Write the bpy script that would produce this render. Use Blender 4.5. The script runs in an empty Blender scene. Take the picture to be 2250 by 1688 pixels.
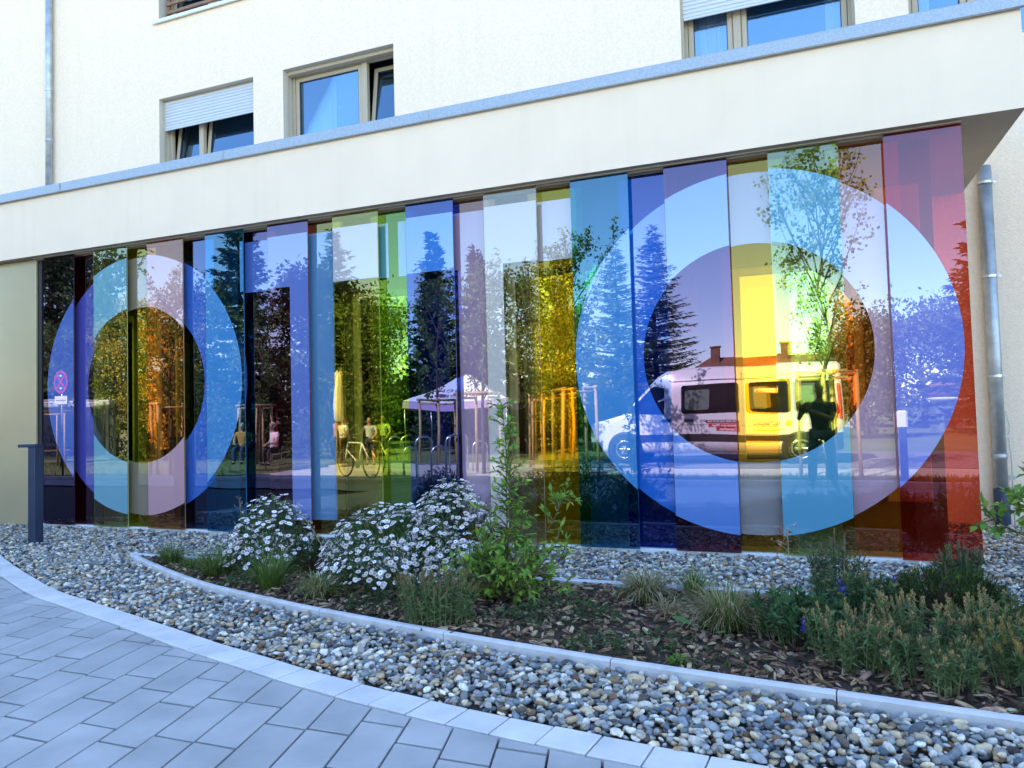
import bpy, bmesh, math, random
import numpy as np
from mathutils import Vector, Matrix
random.seed(7); np.random.seed(7)
R = math.radians
S = bpy.context.scene
col = S.collection

# ------------------------------------------------------------------ camera
CAM = Vector((0.0, -6.45, 1.25))
cam_d = bpy.data.cameras.new('camera'); cam = bpy.data.objects.new('camera', cam_d); col.objects.link(cam)
right = Vector((0.930, 0.367, -0.027)); fwd = Vector((-0.366, 0.930, 0.041))
fwd.normalize(); right = (right - fwd * right.dot(fwd)).normalized(); up = right.cross(fwd)
mt = Matrix((right, up, -fwd)).transposed().to_4x4(); mt.translation = CAM
cam.matrix_world = mt
cam_d.sensor_fit = 'HORIZONTAL'; cam_d.angle = R(69.67); cam_d.clip_start = 0.02; cam_d.clip_end = 1500
S.camera = cam

# ------------------------------------------------------------------ world, sun, exposure
SUN_EL = R(43); SUN_AZ = R(-23)          # clockwise from +Y: the sun stands behind the building
w = bpy.data.worlds.new('World'); S.world = w; w.use_nodes = True
nt = w.node_tree; bg = nt.nodes['Background']
sky = nt.nodes.new('ShaderNodeTexSky'); sky.sky_type = 'NISHITA'; sky.sun_disc = False
sky.sun_elevation = SUN_EL; sky.sun_rotation = SUN_AZ; sky.air_density = 1.0; sky.dust_density = 0.05; sky.ozone_density = 2.2
nt.links.new(sky.outputs[0], bg.inputs[0]); bg.inputs[1].default_value = 0.13
sl = bpy.data.lights.new('sun', 'SUN'); sl.energy = 4.2; sl.angle = R(0.5); sl.color = (1, .93, .82)
so = bpy.data.objects.new('sun', sl); col.objects.link(so)
sd = Vector((math.sin(SUN_AZ) * math.cos(SUN_EL), math.cos(SUN_AZ) * math.cos(SUN_EL), math.sin(SUN_EL)))
so.rotation_euler = sd.to_track_quat('Z', 'Y').to_euler(); so.location = (0, 20, 30)
vs = S.view_settings; vs.view_transform = 'Standard'; vs.look = 'None'; vs.gamma = 1; vs.exposure = 2.42
S.render.engine = 'CYCLES'
S.cycles.transparent_max_bounces = 24; S.cycles.max_bounces = 10; S.cycles.glossy_bounces = 5

# ------------------------------------------------------------------ helpers
def tag(o, label=None, cat=None, group=None, kind=None):
    if label: o['label'] = label
    if cat: o['category'] = cat
    if group: o['group'] = group
    if kind: o['kind'] = kind
    return o
def link(o, parent=None):
    col.objects.link(o)
    if parent: o.parent = parent
    return o
def empty(name, loc=(0, 0, 0), rz=0, label=None, cat=None, group=None):
    o = bpy.data.objects.new(name, None); o.empty_display_size = .1; o.location = loc; o.rotation_euler = (0, 0, rz)
    link(o); return tag(o, label, cat, group)
class MB:
    def __init__(s): s.v = []; s.f = []; s.m = []
    def add(s, vs, fs, m=0):
        b = len(s.v); s.v += [tuple(v) for v in vs]
        for f in fs: s.f.append([b + i for i in f]); s.m.append(m)
        return s
    def box(s, x0, x1, y0, y1, z0, z1, m=0):
        return s.add([(x0, y0, z0), (x1, y0, z0), (x1, y1, z0), (x0, y1, z0), (x0, y0, z1), (x1, y0, z1), (x1, y1, z1), (x0, y1, z1)],
                     [(0, 3, 2, 1), (4, 5, 6, 7), (0, 1, 5, 4), (1, 2, 6, 5), (2, 3, 7, 6), (3, 0, 4, 7)], m)
    def cbox(s, x0, x1, y0, y1, z0, z1, c=.005, m=0):      # box with chamfered edges
        bm = bmesh.new(); bmesh.ops.create_cube(bm, size=1)
        for v in bm.verts: v.co = ((x0 + x1) / 2 + v.co.x * (x1 - x0), (y0 + y1) / 2 + v.co.y * (y1 - y0), (z0 + z1) / 2 + v.co.z * (z1 - z0))
        bmesh.ops.bevel(bm, geom=bm.edges[:], offset=c, segments=1, affect='EDGES')
        bm.verts.index_update(); s.add([v.co for v in bm.verts], [[v.index for v in f.verts] for f in bm.faces], m); bm.free(); return s
    def tube(s, pts, rad, n=8, m=0, cap=True):
        pts = [Vector(p) for p in pts]
        if not hasattr(rad, '__len__'): rad = [rad] * len(pts)
        b = len(s.v); ref = None
        for i, p in enumerate(pts):
            t = (pts[min(i + 1, len(pts) - 1)] - pts[max(i - 1, 0)]).normalized()
            if ref is None: ref = Vector((1, 0, 0)) if abs(t.x) < .8 else Vector((0, 1, 0))
            a = (ref - t * ref.dot(t)).normalized(); c = t.cross(a); ref = a
            for k in range(n):
                g = 2 * math.pi * k / n; s.v.append(tuple(p + (a * math.cos(g) + c * math.sin(g)) * rad[i]))
        for i in range(len(pts) - 1):
            for k in range(n):
                s.f.append([b + i * n + k, b + i * n + (k + 1) % n, b + (i + 1) * n + (k + 1) % n, b + (i + 1) * n + k]); s.m.append(m)
        if cap:
            s.f.append([b + k for k in range(n)][::-1]); s.m.append(m)
            s.f.append([b + (len(pts) - 1) * n + k for k in range(n)]); s.m.append(m)
        return s
    def lathe(s, prof, n=16, axis='z', o=(0, 0, 0), m=0):
        b = len(s.v)
        for r, h in prof:
            for k in range(n):
                g = 2 * math.pi * k / n; p = (r * math.cos(g), r * math.sin(g), h)
                if axis == 'y': p = (p[0], p[2], p[1])
                s.v.append((p[0] + o[0], p[1] + o[1], p[2] + o[2]))
        for i in range(len(prof) - 1):
            for k in range(n):
                s.f.append([b + i * n + k, b + i * n + (k + 1) % n, b + (i + 1) * n + (k + 1) % n, b + (i + 1) * n + k]); s.m.append(m)
        s.f.append([b + k for k in range(n)][::-1]); s.m.append(m)
        s.f.append([b + (len(prof) - 1) * n + k for k in range(n)]); s.m.append(m)
        return s
    def mesh(s, name, mats, smooth=False):
        me = bpy.data.meshes.new(name); me.from_pydata(s.v, [], s.f)
        for mm in (mats if isinstance(mats, (list, tuple)) else [mats]): me.materials.append(mm)
        me.polygons.foreach_set('material_index', s.m)
        if smooth: me.polygons.foreach_set('use_smooth', [True] * len(s.f))
        me.update(); return me
    def build(s, name, mats, parent=None, smooth=False):
        return link(bpy.data.objects.new(name, s.mesh(name, mats, smooth)), parent)
def fast_mesh(name, V, F, mat, smooth=False, color=None):
    V = np.asarray(V, np.float32); F = np.asarray(F, np.int32); me = bpy.data.meshes.new(name)
    n, k = F.shape
    me.vertices.add(len(V)); me.vertices.foreach_set('co', V.ravel())
    me.loops.add(n * k); me.loops.foreach_set('vertex_index', F.ravel())
    me.polygons.add(n); me.polygons.foreach_set('loop_start', np.arange(0, n * k, k, dtype=np.int32))
    try: me.polygons.foreach_set('loop_total', np.full(n, k, np.int32))
    except Exception: pass
    if smooth: me.polygons.foreach_set('use_smooth', np.ones(n, bool))
    if color is not None:
        ca = me.color_attributes.new('col', 'FLOAT_COLOR', 'POINT')
        c4 = np.ones((len(V), 4), np.float32); c4[:, :3] = color; ca.data.foreach_set('color', c4.ravel())
    me.materials.append(mat); me.update(calc_edges=True); me.validate(); return me
def unit(a): return a / np.maximum(np.linalg.norm(a, axis=-1, keepdims=True), 1e-9)
LEAF = (np.array([(0, 0, 0), (-.5, .42, .10), (0, .5, 0), (.5, .42, .10), (0, 1, -.05)], float), np.array([(0, 2, 1), (0, 3, 2), (1, 2, 4), (2, 3, 4)]))
BLADE = (np.array([(-.5, 0, 0), (.5, 0, 0), (-.42, .45, .06), (.42, .45, .06), (0, 1, -.05)], float), np.array([(0, 1, 3), (0, 3, 2), (2, 3, 4)]))
DIAM = (np.array([(0, 0, 0), (-.5, .5, .08), (0, 1, 0), (.5, .5, .08)], float), np.array([(0, 3, 2), (0, 2, 1)]))
def leaves(P, Dr, Ln, Wd, tmpl=LEAF, base=(1, 1, 1), var=.25, nrm=None, rng=np.random):
    """leaf-sized faces at points P, pointing along Dr; returns V, F, C"""
    P = np.asarray(P, float); n = len(P); d = unit(np.asarray(Dr, float))
    q = rng.normal(size=(n, 3)) if nrm is None else np.asarray(nrm, float) + rng.normal(scale=.35, size=(n, 3))
    sd_ = unit(np.cross(d, q)); nn = np.cross(sd_, d)
    tv, tf = tmpl; L = np.broadcast_to(np.asarray(Ln, float), (n,))[:, None, None]; Wd = np.broadcast_to(np.asarray(Wd, float), (n,))[:, None, None]
    V = P[:, None] + sd_[:, None] * tv[None, :, 0:1] * Wd + d[:, None] * tv[None, :, 1:2] * L + nn[:, None] * tv[None, :, 2:3] * L
    F = tf[None] + (np.arange(n) * len(tv))[:, None, None]
    b = np.asarray(base, float); b = np.broadcast_to(b, (n, 3))
    C = b * (1 + rng.uniform(-var, var, (n, 1))) * (1 + rng.uniform(-.12, .12, (n, 3)))
    C = np.repeat(C[:, None], len(tv), 1)
    return V.reshape(-1, 3), F.reshape(-1, 3), C.reshape(-1, 3)
def merge(parts):
    V, F, C, o = [], [], [], 0
    for v, f, c in parts: V.append(v); F.append(f + o); C.append(c); o += len(v)
    return np.concatenate(V), np.concatenate(F), np.concatenate(C)
def fobj(name, parts, mat, parent=None, smooth=False):
    V, F, C = merge(parts) if isinstance(parts, list) else parts
    return link(bpy.data.objects.new(name, fast_mesh(name, V, F, mat, smooth, C)), parent)
def copy_tree(o, parent=None):
    c = o.copy(); link(c); c.parent = parent
    for ch in o.children: copy_tree(ch, c)
    return c

# ------------------------------------------------------------------ materials
def newmat(name):
    m = bpy.data.materials.new(name); m.use_nodes = True; n = m.node_tree
    return m, n, n.nodes['Principled BSDF'], n.nodes['Material Output']
def pm(name, c, rough=.6, metal=0, var=0, vscale=6, bump=0, bscale=60, rnd=0, spec=.5, c2=None, detail=4, streak=0, world=False):
    m, n, p, out = newmat(name)
    p.inputs['Base Color'].default_value = (*c, 1); p.inputs['Roughness'].default_value = rough; p.inputs['Metallic'].default_value = metal
    p.inputs['Specular IOR Level'].default_value = spec
    tc = n.nodes.new('ShaderNodeTexCoord'); src = None; CO = tc.outputs['Object']
    if world: CO = n.nodes.new('ShaderNodeNewGeometry').outputs['Position']
    if var or c2:
        nz = n.nodes.new('ShaderNodeTexNoise'); nz.inputs['Scale'].default_value = vscale; nz.inputs['Detail'].default_value = detail
        n.links.new(CO, nz.inputs['Vector'])
        rp = n.nodes.new('ShaderNodeValToRGB'); rp.color_ramp.elements[0].position = .3; rp.color_ramp.elements[1].position = .7
        a = c if c2 else tuple(max(0, x * (1 - var)) for x in c); b = c2 if c2 else tuple(min(1, x * (1 + var)) for x in c)
        rp.color_ramp.elements[0].color = (*a, 1); rp.color_ramp.elements[1].color = (*b, 1)
        n.links.new(nz.outputs['Fac'], rp.inputs['Fac']); src = rp.outputs['Color']
    if streak:
        mp = n.nodes.new('ShaderNodeMapping'); mp.inputs['Scale'].default_value = (5, 5, .35); n.links.new(CO, mp.inputs['Vector'])
        sz = n.nodes.new('ShaderNodeTexNoise'); sz.inputs['Scale'].default_value = 1.6; sz.inputs['Detail'].default_value = 6; n.links.new(mp.outputs[0], sz.inputs['Vector'])
        sr = n.nodes.new('ShaderNodeMapRange'); sr.inputs['From Min'].default_value = .52; sr.inputs['From Max'].default_value = .8; sr.inputs['To Min'].default_value = 1; sr.inputs['To Max'].default_value = 1 - streak; n.links.new(sz.outputs['Fac'], sr.inputs['Value'])
        sx_ = n.nodes.new('ShaderNodeMix'); sx_.data_type = 'RGBA'; sx_.blend_type = 'MULTIPLY'; sx_.inputs['Factor'].default_value = 1
        n.links.new(src, sx_.inputs['A']); n.links.new(sr.outputs['Result'], sx_.inputs['B']); src = sx_.outputs['Result']
    if rnd:
        oi = n.nodes.new('ShaderNodeObjectInfo'); mr = n.nodes.new('ShaderNodeMapRange')
        mr.inputs['To Min'].default_value = 1 - rnd; mr.inputs['To Max'].default_value = 1 + rnd
        n.links.new(oi.outputs['Random'], mr.inputs['Value'])
        mx = n.nodes.new('ShaderNodeMix'); mx.data_type = 'RGBA'; mx.blend_type = 'MULTIPLY'; mx.inputs['Factor'].default_value = 1
        if src: n.links.new(src, mx.inputs['A'])
        else: mx.inputs['A'].default_value = (*c, 1)
        n.links.new(mr.outputs['Result'], mx.inputs['B']); src = mx.outputs['Result']
    if src: n.links.new(src, p.inputs['Base Color'])
    if bump:
        bz = n.nodes.new('ShaderNodeTexNoise'); bz.inputs['Scale'].default_value = bscale; bz.inputs['Detail'].default_value = 5
        n.links.new(CO, bz.inputs['Vector'])
        bp = n.nodes.new('ShaderNodeBump'); bp.inputs['Strength'].default_value = bump; bp.inputs['Distance'].default_value = .01
        n.links.new(bz.outputs['Fac'], bp.inputs['Height']); n.links.new(bp.outputs['Normal'], p.inputs['Normal'])
    return m
def leafmat(name, trans=.35, rough=.5, bumpy=0):
    m, n, p, out = newmat(name)
    at = n.nodes.new('ShaderNodeAttribute'); at.attribute_name = 'col'
    p.inputs['Roughness'].default_value = rough; p.inputs['Specular IOR Level'].default_value = .3
    n.links.new(at.outputs['Color'], p.inputs['Base Color'])
    if trans:
        tr = n.nodes.new('ShaderNodeBsdfTranslucent'); n.links.new(at.outputs['Color'], tr.inputs['Color'])
        mx = n.nodes.new('ShaderNodeMixShader'); mx.inputs['Fac'].default_value = trans
        n.links.new(p.outputs[0], mx.inputs[1]); n.links.new(tr.outputs[0], mx.inputs[2]); n.links.new(mx.outputs[0], out.inputs['Surface'])
    if bumpy:
        tc = n.nodes.new('ShaderNodeTexCoord'); bz = n.nodes.new('ShaderNodeTexNoise'); bz.inputs['Scale'].default_value = bumpy; bz.inputs['Detail'].default_value = 5
        n.links.new(tc.outputs['Object'], bz.inputs['Vector'])
        mc = n.nodes.new('ShaderNodeMapRange'); mc.inputs['From Min'].default_value = .3; mc.inputs['From Max'].default_value = .7; mc.inputs['To Min'].default_value = .72; mc.inputs['To Max'].default_value = 1.2
        n.links.new(bz.outputs['Fac'], mc.inputs['Value'])
        mm = n.nodes.new('ShaderNodeMix'); mm.data_type = 'RGBA'; mm.blend_type = 'MULTIPLY'; mm.inputs['Factor'].default_value = 1
        n.links.new(at.outputs['Color'], mm.inputs['A']); n.links.new(mc.outputs['Result'], mm.inputs['B']); n.links.new(mm.outputs['Result'], p.inputs['Base Color'])
        bp = n.nodes.new('ShaderNodeBump'); bp.inputs['Strength'].default_value = .5; bp.inputs['Distance'].default_value = .004
        n.links.new(bz.outputs['Fac'], bp.inputs['Height']); n.links.new(bp.outputs['Normal'], p.inputs['Normal'])
    return m
def glassmat(name, T, refl=.35, rc=(1, 1, 1), fres=True):
    m, n, p, out = newmat(name); n.nodes.remove(p)
    tr = n.nodes.new('ShaderNodeBsdfTransparent'); tr.inputs['Color'].default_value = (*T, 1)
    gl = n.nodes.new('ShaderNodeBsdfGlossy'); gl.inputs['Roughness'].default_value = 0.0; gl.inputs['Color'].default_value = (*rc, 1)
    mx = n.nodes.new('ShaderNodeMixShader')
    ge = n.nodes.new('ShaderNodeNewGeometry'); wz = n.nodes.new('ShaderNodeTexNoise'); wz.inputs['Scale'].default_value = 1.1; wz.inputs['Detail'].default_value = 1; n.links.new(ge.outputs['Position'], wz.inputs['Vector'])
    wb = n.nodes.new('ShaderNodeBump'); wb.inputs['Strength'].default_value = 1; wb.inputs['Distance'].default_value = .0022; n.links.new(wz.outputs['Fac'], wb.inputs['Height']); n.links.new(wb.outputs['Normal'], gl.inputs['Normal'])
    if fres:
        fr = n.nodes.new('ShaderNodeFresnel'); fr.inputs['IOR'].default_value = 1.5
        ad = n.nodes.new('ShaderNodeMath'); ad.operation = 'ADD'; ad.use_clamp = True; ad.inputs[1].default_value = refl - .04
        n.links.new(fr.outputs[0], ad.inputs[0]); n.links.new(ad.outputs[0], mx.inputs['Fac'])
    else: mx.inputs['Fac'].default_value = refl
    n.links.new(tr.outputs[0], mx.inputs[1]); n.links.new(gl.outputs[0], mx.inputs[2]); n.links.new(mx.outputs[0], out.inputs['Surface'])
    return m
def clearmat():
    m, n, p, out = newmat('clear_glass_back'); n.nodes.remove(p)
    tr = n.nodes.new('ShaderNodeBsdfTransparent'); tr.inputs['Color'].default_value = (1, 1, 1, 1); n.links.new(tr.outputs[0], out.inputs['Surface']); return m
def filmmat(name, c, refl=.3):
    m, n, p, out = newmat(name); n.nodes.remove(p)
    df = n.nodes.new('ShaderNodeBsdfDiffuse'); df.inputs['Color'].default_value = (*c, 1)
    gl = n.nodes.new('ShaderNodeBsdfGlossy'); gl.inputs['Roughness'].default_value = 0.0; gl.inputs['Color'].default_value = (1, 1, 1, 1)
    mx = n.nodes.new('ShaderNodeMixShader'); mx.inputs['Fac'].default_value = refl
    n.links.new(df.outputs[0], mx.inputs[1]); n.links.new(gl.outputs[0], mx.inputs[2]); n.links.new(mx.outputs[0], out.inputs['Surface'])
    return m

M = {}
M['plaster'] = pm('rough_cream_plaster', (.94, .745, .56), .9, var=.055, vscale=38, detail=8, bump=.7, bscale=80, streak=.035)
M['fascia'] = pm('smooth_cream_plaster', (.97, .77, .575), .85, var=.025, vscale=2.2, detail=9, bump=.10, bscale=70, streak=.035)
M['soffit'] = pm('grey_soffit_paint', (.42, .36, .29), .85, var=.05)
M['zinc'] = pm('galvanised_zinc_sheet', (.40, .44, .48), .5, .6, var=.13, vscale=60, detail=8)
M['pipe'] = pm('galvanised_pipe', (.42, .45, .47), .46, .8, var=.2, vscale=9)
M['frame'] = pm('beige_window_frame', (.48, .39, .27), .4)
M['frame_dk'] = pm('dark_gasket', (.03, .03, .035), .5)
M['reveal'] = pm('grey_beige_reveal', (.58, .52, .43), .8)
M['shutter'] = pm('silver_shutter_slat', (.62, .64, .68), .4, .2)
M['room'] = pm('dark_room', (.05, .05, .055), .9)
M['curtain'] = pm('white_net_curtain', (.9, .9, .9), .9)
M['pane'] = glassmat('window_pane', (.85, .88, .9), .30, (.45, .72, 1.0))
M['sillw'] = pm('white_sill', (.78, .80, .80), .5)
M['wood'] = pm('brown_wood_slat', (.25, .13, .07), .6, var=.2, vscale=12)
M['gold'] = pm('beige_gold_panel', (.50, .41, .25), .22, .2, var=.05, vscale=1.5)
M['bollard'] = pm('dark_blue_grey_paint', (.022, .04, .085), .45, .1, var=.1)
M['paver'] = pm('grey_concrete_paver', (.40, .405, .415), .85, var=.15, vscale=3.2, bump=.22, bscale=150, rnd=.08, detail=12, world=True)
M['border'] = pm('pale_concrete_border', (.66, .65, .65), .85, var=.12, vscale=5, bump=.25, bscale=150, rnd=.06, detail=12, world=True)
M['joint'] = pm('dark_joint_sand', (.055, .055, .06), .95)
M['kerb'] = pm('pale_kerb_concrete', (.58, .58, .60), .85, var=.15, vscale=7, bump=.25, bscale=140, rnd=.05, detail=12, world=True)
M['dirt'] = pm('dark_gravel_bed', (.06, .055, .05), 1)
M['soil'] = pm('dark_soil', (.045, .03, .02), 1, var=.3, vscale=20, bump=.6, bscale=30)
M['stone'] = leafmat('river_pebble', 0, .55, 55)
M['chip'] = leafmat('bark_chip', 0, .8, 40)
M['leaf'] = leafmat('leaf_green', .35, .5)
M['grassleaf'] = leafmat('grass_blade', .3, .6)
M['petal'] = leafmat('petal', .12, .7)
M['twig'] = pm('brown_twig', (.12, .075, .045), .8)
M['stem_g'] = pm('green_stem', (.14, .18, .07), .7)
M['bark'] = pm('grey_brown_bark', (.10, .075, .055), .9, var=.3, vscale=9, bump=.4, bscale=25)
M['stake'] = pm('peeled_wood_stake', (.50, .33, .16), .7, var=.15, vscale=5)
M['lawn'] = pm('mown_lawn', (.09, .13, .04), 1, c2=(.16, .17, .06), vscale=.35, bump=.8, bscale=18, detail=9)
M['asphalt'] = pm('asphalt', (.17, .17, .175), .9, var=.12, vscale=2, bump=.2, bscale=120)
M['plaza'] = pm('light_plaza_concrete', (.42, .40, .37), .9, var=.08, vscale=1.5)
M['white_paint'] = pm('white_van_paint', (.80, .80, .80), .25)
M['black_plastic'] = pm('black_plastic', (.03, .03, .032), .55)
M['rubber'] = pm('tyre_rubber', (.025, .025, .025), .8)
M['alloy'] = pm('silver_alloy', (.6, .61, .62), .3, .8)
M['vglass'] = pm('dark_vehicle_glass', (.015, .018, .02), .03, 0, spec=.8)
M['red'] = pm('red_sticker', (.62, .03, .03), .4)
M['darkred'] = pm('dark_red_sticker', (.18, .02, .03), .4)
M['white'] = pm('white_print', (.82, .82, .82), .5)
M['yellow'] = pm('yellow_print', (.75, .6, .05), .5)
M['grey_ink'] = pm('grey_ink', (.12, .12, .13), .6)
M['blue_sign'] = pm('blue_sign_film', (.02, .07, .42), .35)
M['steel'] = pm('brushed_steel', (.55, .56, .57), .3, .9)
M['canvas'] = pm('white_tent_canvas', (.80, .78, .80), .8)
M['cream_cloth'] = pm('cream_parasol_cloth', (.80, .74, .58), .85)
M['rooftile'] = pm('brown_roof_tile', (.20, .10, .06), .8, var=.2, vscale=1.5)
M['housewall'] = pm('house_wall_render', (.55, .48, .38), .9)
M['skin'] = pm('skin', (.48, .30, .22), .55)
M['hair'] = pm('dark_hair', (.03, .022, .018), .7)

def hexmix(c, g=1): return tuple(c)
CLEAR = clearmat()

# ------------------------------------------------------------------ curves of the ground plan
def spline(pts, step=.05):
    p = [np.array(q, float) for q in pts]; p = [2 * p[0] - p[1]] + p + [2 * p[-1] - p[-2]]; out = []
    for i in range(1, len(p) - 2):
        n = max(2, int(np.linalg.norm(p[i + 1] - p[i]) / step))
        for k in range(n):
            t = k / n
            out.append(.5 * ((2 * p[i]) + (-p[i - 1] + p[i + 1]) * t + (2 * p[i - 1] - 5 * p[i] + 4 * p[i + 1] - p[i + 2]) * t * t + (-p[i - 1] + 3 * p[i] - 3 * p[i + 1] + p[i + 2]) * t ** 3))
    out.append(p[-2]); return np.array(out)
BORD = spline([(-12.5, 1.0), (-10, .02), (-8.6, -.80), (-7.495, -1.463), (-6.459, -1.97), (-5.452, -2.416), (-4.904, -2.599), (-4.137, -2.831), (-3.583, -3.004), (-3.153, -3.14), (-2.632, -3.282), (-2.279, -3.379), (-1.737, -3.50), (-1.046, -3.61), (-.3, -3.69), (1, -3.76), (4, -3.8)])
KERB = spline([(-5.87, -1.32), (-5.61, -1.48), (-4.83, -1.87), (-4.19, -2.15), (-3.73, -2.30), (-3.35, -2.41), (-2.9, -2.53), (-1.89, -2.75), (-.88, -2.93), (.137, -3.06), (.727, -3.13), (2, -3.26), (3.5, -3.38)])
def yat(curve, x): return np.interp(x, curve[:, 0], curve[:, 1])

# ------------------------------------------------------------------ ground sheets
def sheet(name, pts, z, mat, kind='structure'):
    b = MB(); zz = z if callable(z) else (lambda x, y: z)
    b.add([(x, y, zz(x, y)) for x, y in pts], [list(range(len(pts)))]); o = b.build(name, mat); o['kind'] = kind; return o
sheet('lawn', [(-500, -700), (500, -700), (500, -7.0), (-500, -7.0)], -.150, M['lawn'])
sheet('road', [(-5.6, -17.5), (120, -17.5), (120, -11.4), (-5.6, -11.4)], -.142, M['asphalt'])
sheet('footpath', [(-5.3, -11.2), (120, -11.2), (120, -9.3), (-5.3, -9.3)], -.138, M['plaza'])
sheet('plaza', [(-13.2, -13.2), (-5.3, -13.2), (-5.3, -7.0), (-13.2, -7.0)], -.136, M['plaza'])
# sloping paved forecourt: flat near the building, falling away behind the photographer
b = MB(); ys = [6, -4.7, -7.2, -7.2]; zs = [-.035, -.035, -.135, -.4]
for i in range(2): b.add([(-70, ys[i], zs[i]), (60, ys[i], zs[i]), (60, ys[i + 1], zs[i + 1]), (-70, ys[i + 1], zs[i + 1])], [(3, 2, 1, 0)])
pav = b.build('pavement', M['joint']); pav['kind'] = 'structure'
fc = MB(); fc.add([(-60, -4.7, -.006), (50, -4.7, -.006), (50, -7.0, -.115), (-60, -7.0, -.115)], [(3, 2, 1, 0)])
fo = fc.build('forecourt', pm('grey_forecourt_paving', (.30, .30, .315), .85, var=.1, vscale=3)); fo['kind'] = 'structure'
# light kerb stones along the verge behind the photographer
kp = empty('street_kerb', (0, -7.1, -.15)); kp['kind'] = 'structure'
kme = MB().cbox(0, .985, -.06, .06, 0, .13, .012).mesh('kerb_stone', M['border'])
for i in range(46):
    o = link(bpy.data.objects.new('kerb_stone', kme), kp); o.location = (-24 + i, 0, 0)

# pavers: each its own object
def poly_prism(poly, z1, z0, ch=.004):
    c = np.mean(poly, 0); n = len(poly); b = MB()
    ins = [np.array(p) + (c - p) / max(np.linalg.norm(c - p), 1e-6) * ch * 1.3 for p in poly]
    vs = [(p[0], p[1], z0) for p in poly] + [(p[0], p[1], z1 - ch * .6) for p in poly] + [(p[0], p[1], z1) for p in ins]
    fs = [[2 * n + i for i in range(n)]]
    for k in (0, 1):
        for i in range(n): fs.append([k * n + i, k * n + (i + 1) % n, (k + 1) * n + (i + 1) % n, (k + 1) * n + i])
    return b.add(vs, fs)
ua = R(104); U = np.array([math.cos(ua), math.sin(ua)]); gap = .010
mid = None
def border_frame(x):
    y = yat(BORD, x); y2 = yat(BORD, x + .05); t = np.array([.05, y2 - y]); t /= np.linalg.norm(t); return np.array([x, y]), t, np.array([t[1], -t[0]])
def clip_half(poly, o, nrm):
    out = []
    for i in range(len(poly)):
        a, b2 = poly[i], poly[(i + 1) % len(poly)]; da, db = np.dot(a - o, nrm), np.dot(b2 - o, nrm)
        if da >= 0: out.append(a)
        if da * db < 0: out.append(a + (b2 - a) * da / (da - db))
    return out
shared = {}
for r_ in range(-34, 26):
    x0 = r_ * .205; s = random.uniform(-.4, 0) + (-7.2 - 0) / U[1] * 0
    # rows run along U starting from y=-5.4
    t = -.2 - random.random() * .4
    while t < 4.6:
        ln = random.choice((.3, .4, .4, .5))
        a = np.array([x0, -5.1]) + U * t; t += ln
        quad = [a + (gap, gap / 2), a + (.205, gap / 2), a + np.array((.205, 0)) + U * (ln - gap), a + np.array((gap, 0)) + U * (ln - gap)]
        c = np.mean(quad, 0)
        if c[0] > 1.5 or c[0] < -9: continue
        # distance to the border's inner edge
        bo, tt, nn = border_frame(c[0]);
        dd = [np.dot(q - border_frame(q[0])[0], border_frame(q[0])[2]) for q in quad]
        if max(dd) < .175: continue
        if min(dd) > .18:
            key = ln
            if key not in shared:
                lq = [q - a for q in quad]; shared[key] = poly_prism(lq, 0, -.03).mesh('paver', M['paver'])
            o = link(bpy.data.objects.new('paver', shared[key]), pav); o.location = (a[0], a[1], random.uniform(-.0015, .0015))
        else:
            fx = c[0]; of, tf_, nf = border_frame(fx)
            near = min(BORD, key=lambda q: (q[0] - c[0]) ** 2 + (q[1] - c[1]) ** 2); of, tf_, nf = border_frame(near[0])
            pl = clip_half(quad, of + nf * .181, nf)
            if len(pl) < 3: continue
            pa = np.array(pl); area = abs(sum(pa[i][0] * pa[(i + 1) % len(pa)][1] - pa[(i + 1) % len(pa)][0] * pa[i][1] for i in range(len(pa)))) / 2
            if area < .002: continue
            o = poly_prism([p - a for p in pl], 0, -.03).build('paver', M['paver'], pav); o.location = (a[0], a[1], random.uniform(-.0015, .0015))
# border stones
arc = np.concatenate([[0], np.cumsum(np.linalg.norm(np.diff(BORD, axis=0), axis=1))]); s = 0
while s < arc[-1] - .25:
    ln = .205; P = []
    for q, off in ((s, 0), (s + ln - .007, 0), (s + ln - .007, .172), (s, .172)):
        x = np.interp(q, arc, BORD[:, 0]); o_, t_, n_ = border_frame(x); P.append(o_ + n_ * off)
    s += ln
    if P[0][0] < -8.9 or P[0][0] > 1.6: continue
    c0 = P[0]; o = poly_prism([p - c0 for p in P][::-1], .004, -.03, .005).build('border_stone', M['border'], pav); o.location = (c0[0], c0[1], random.uniform(-.002, .002))

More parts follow.
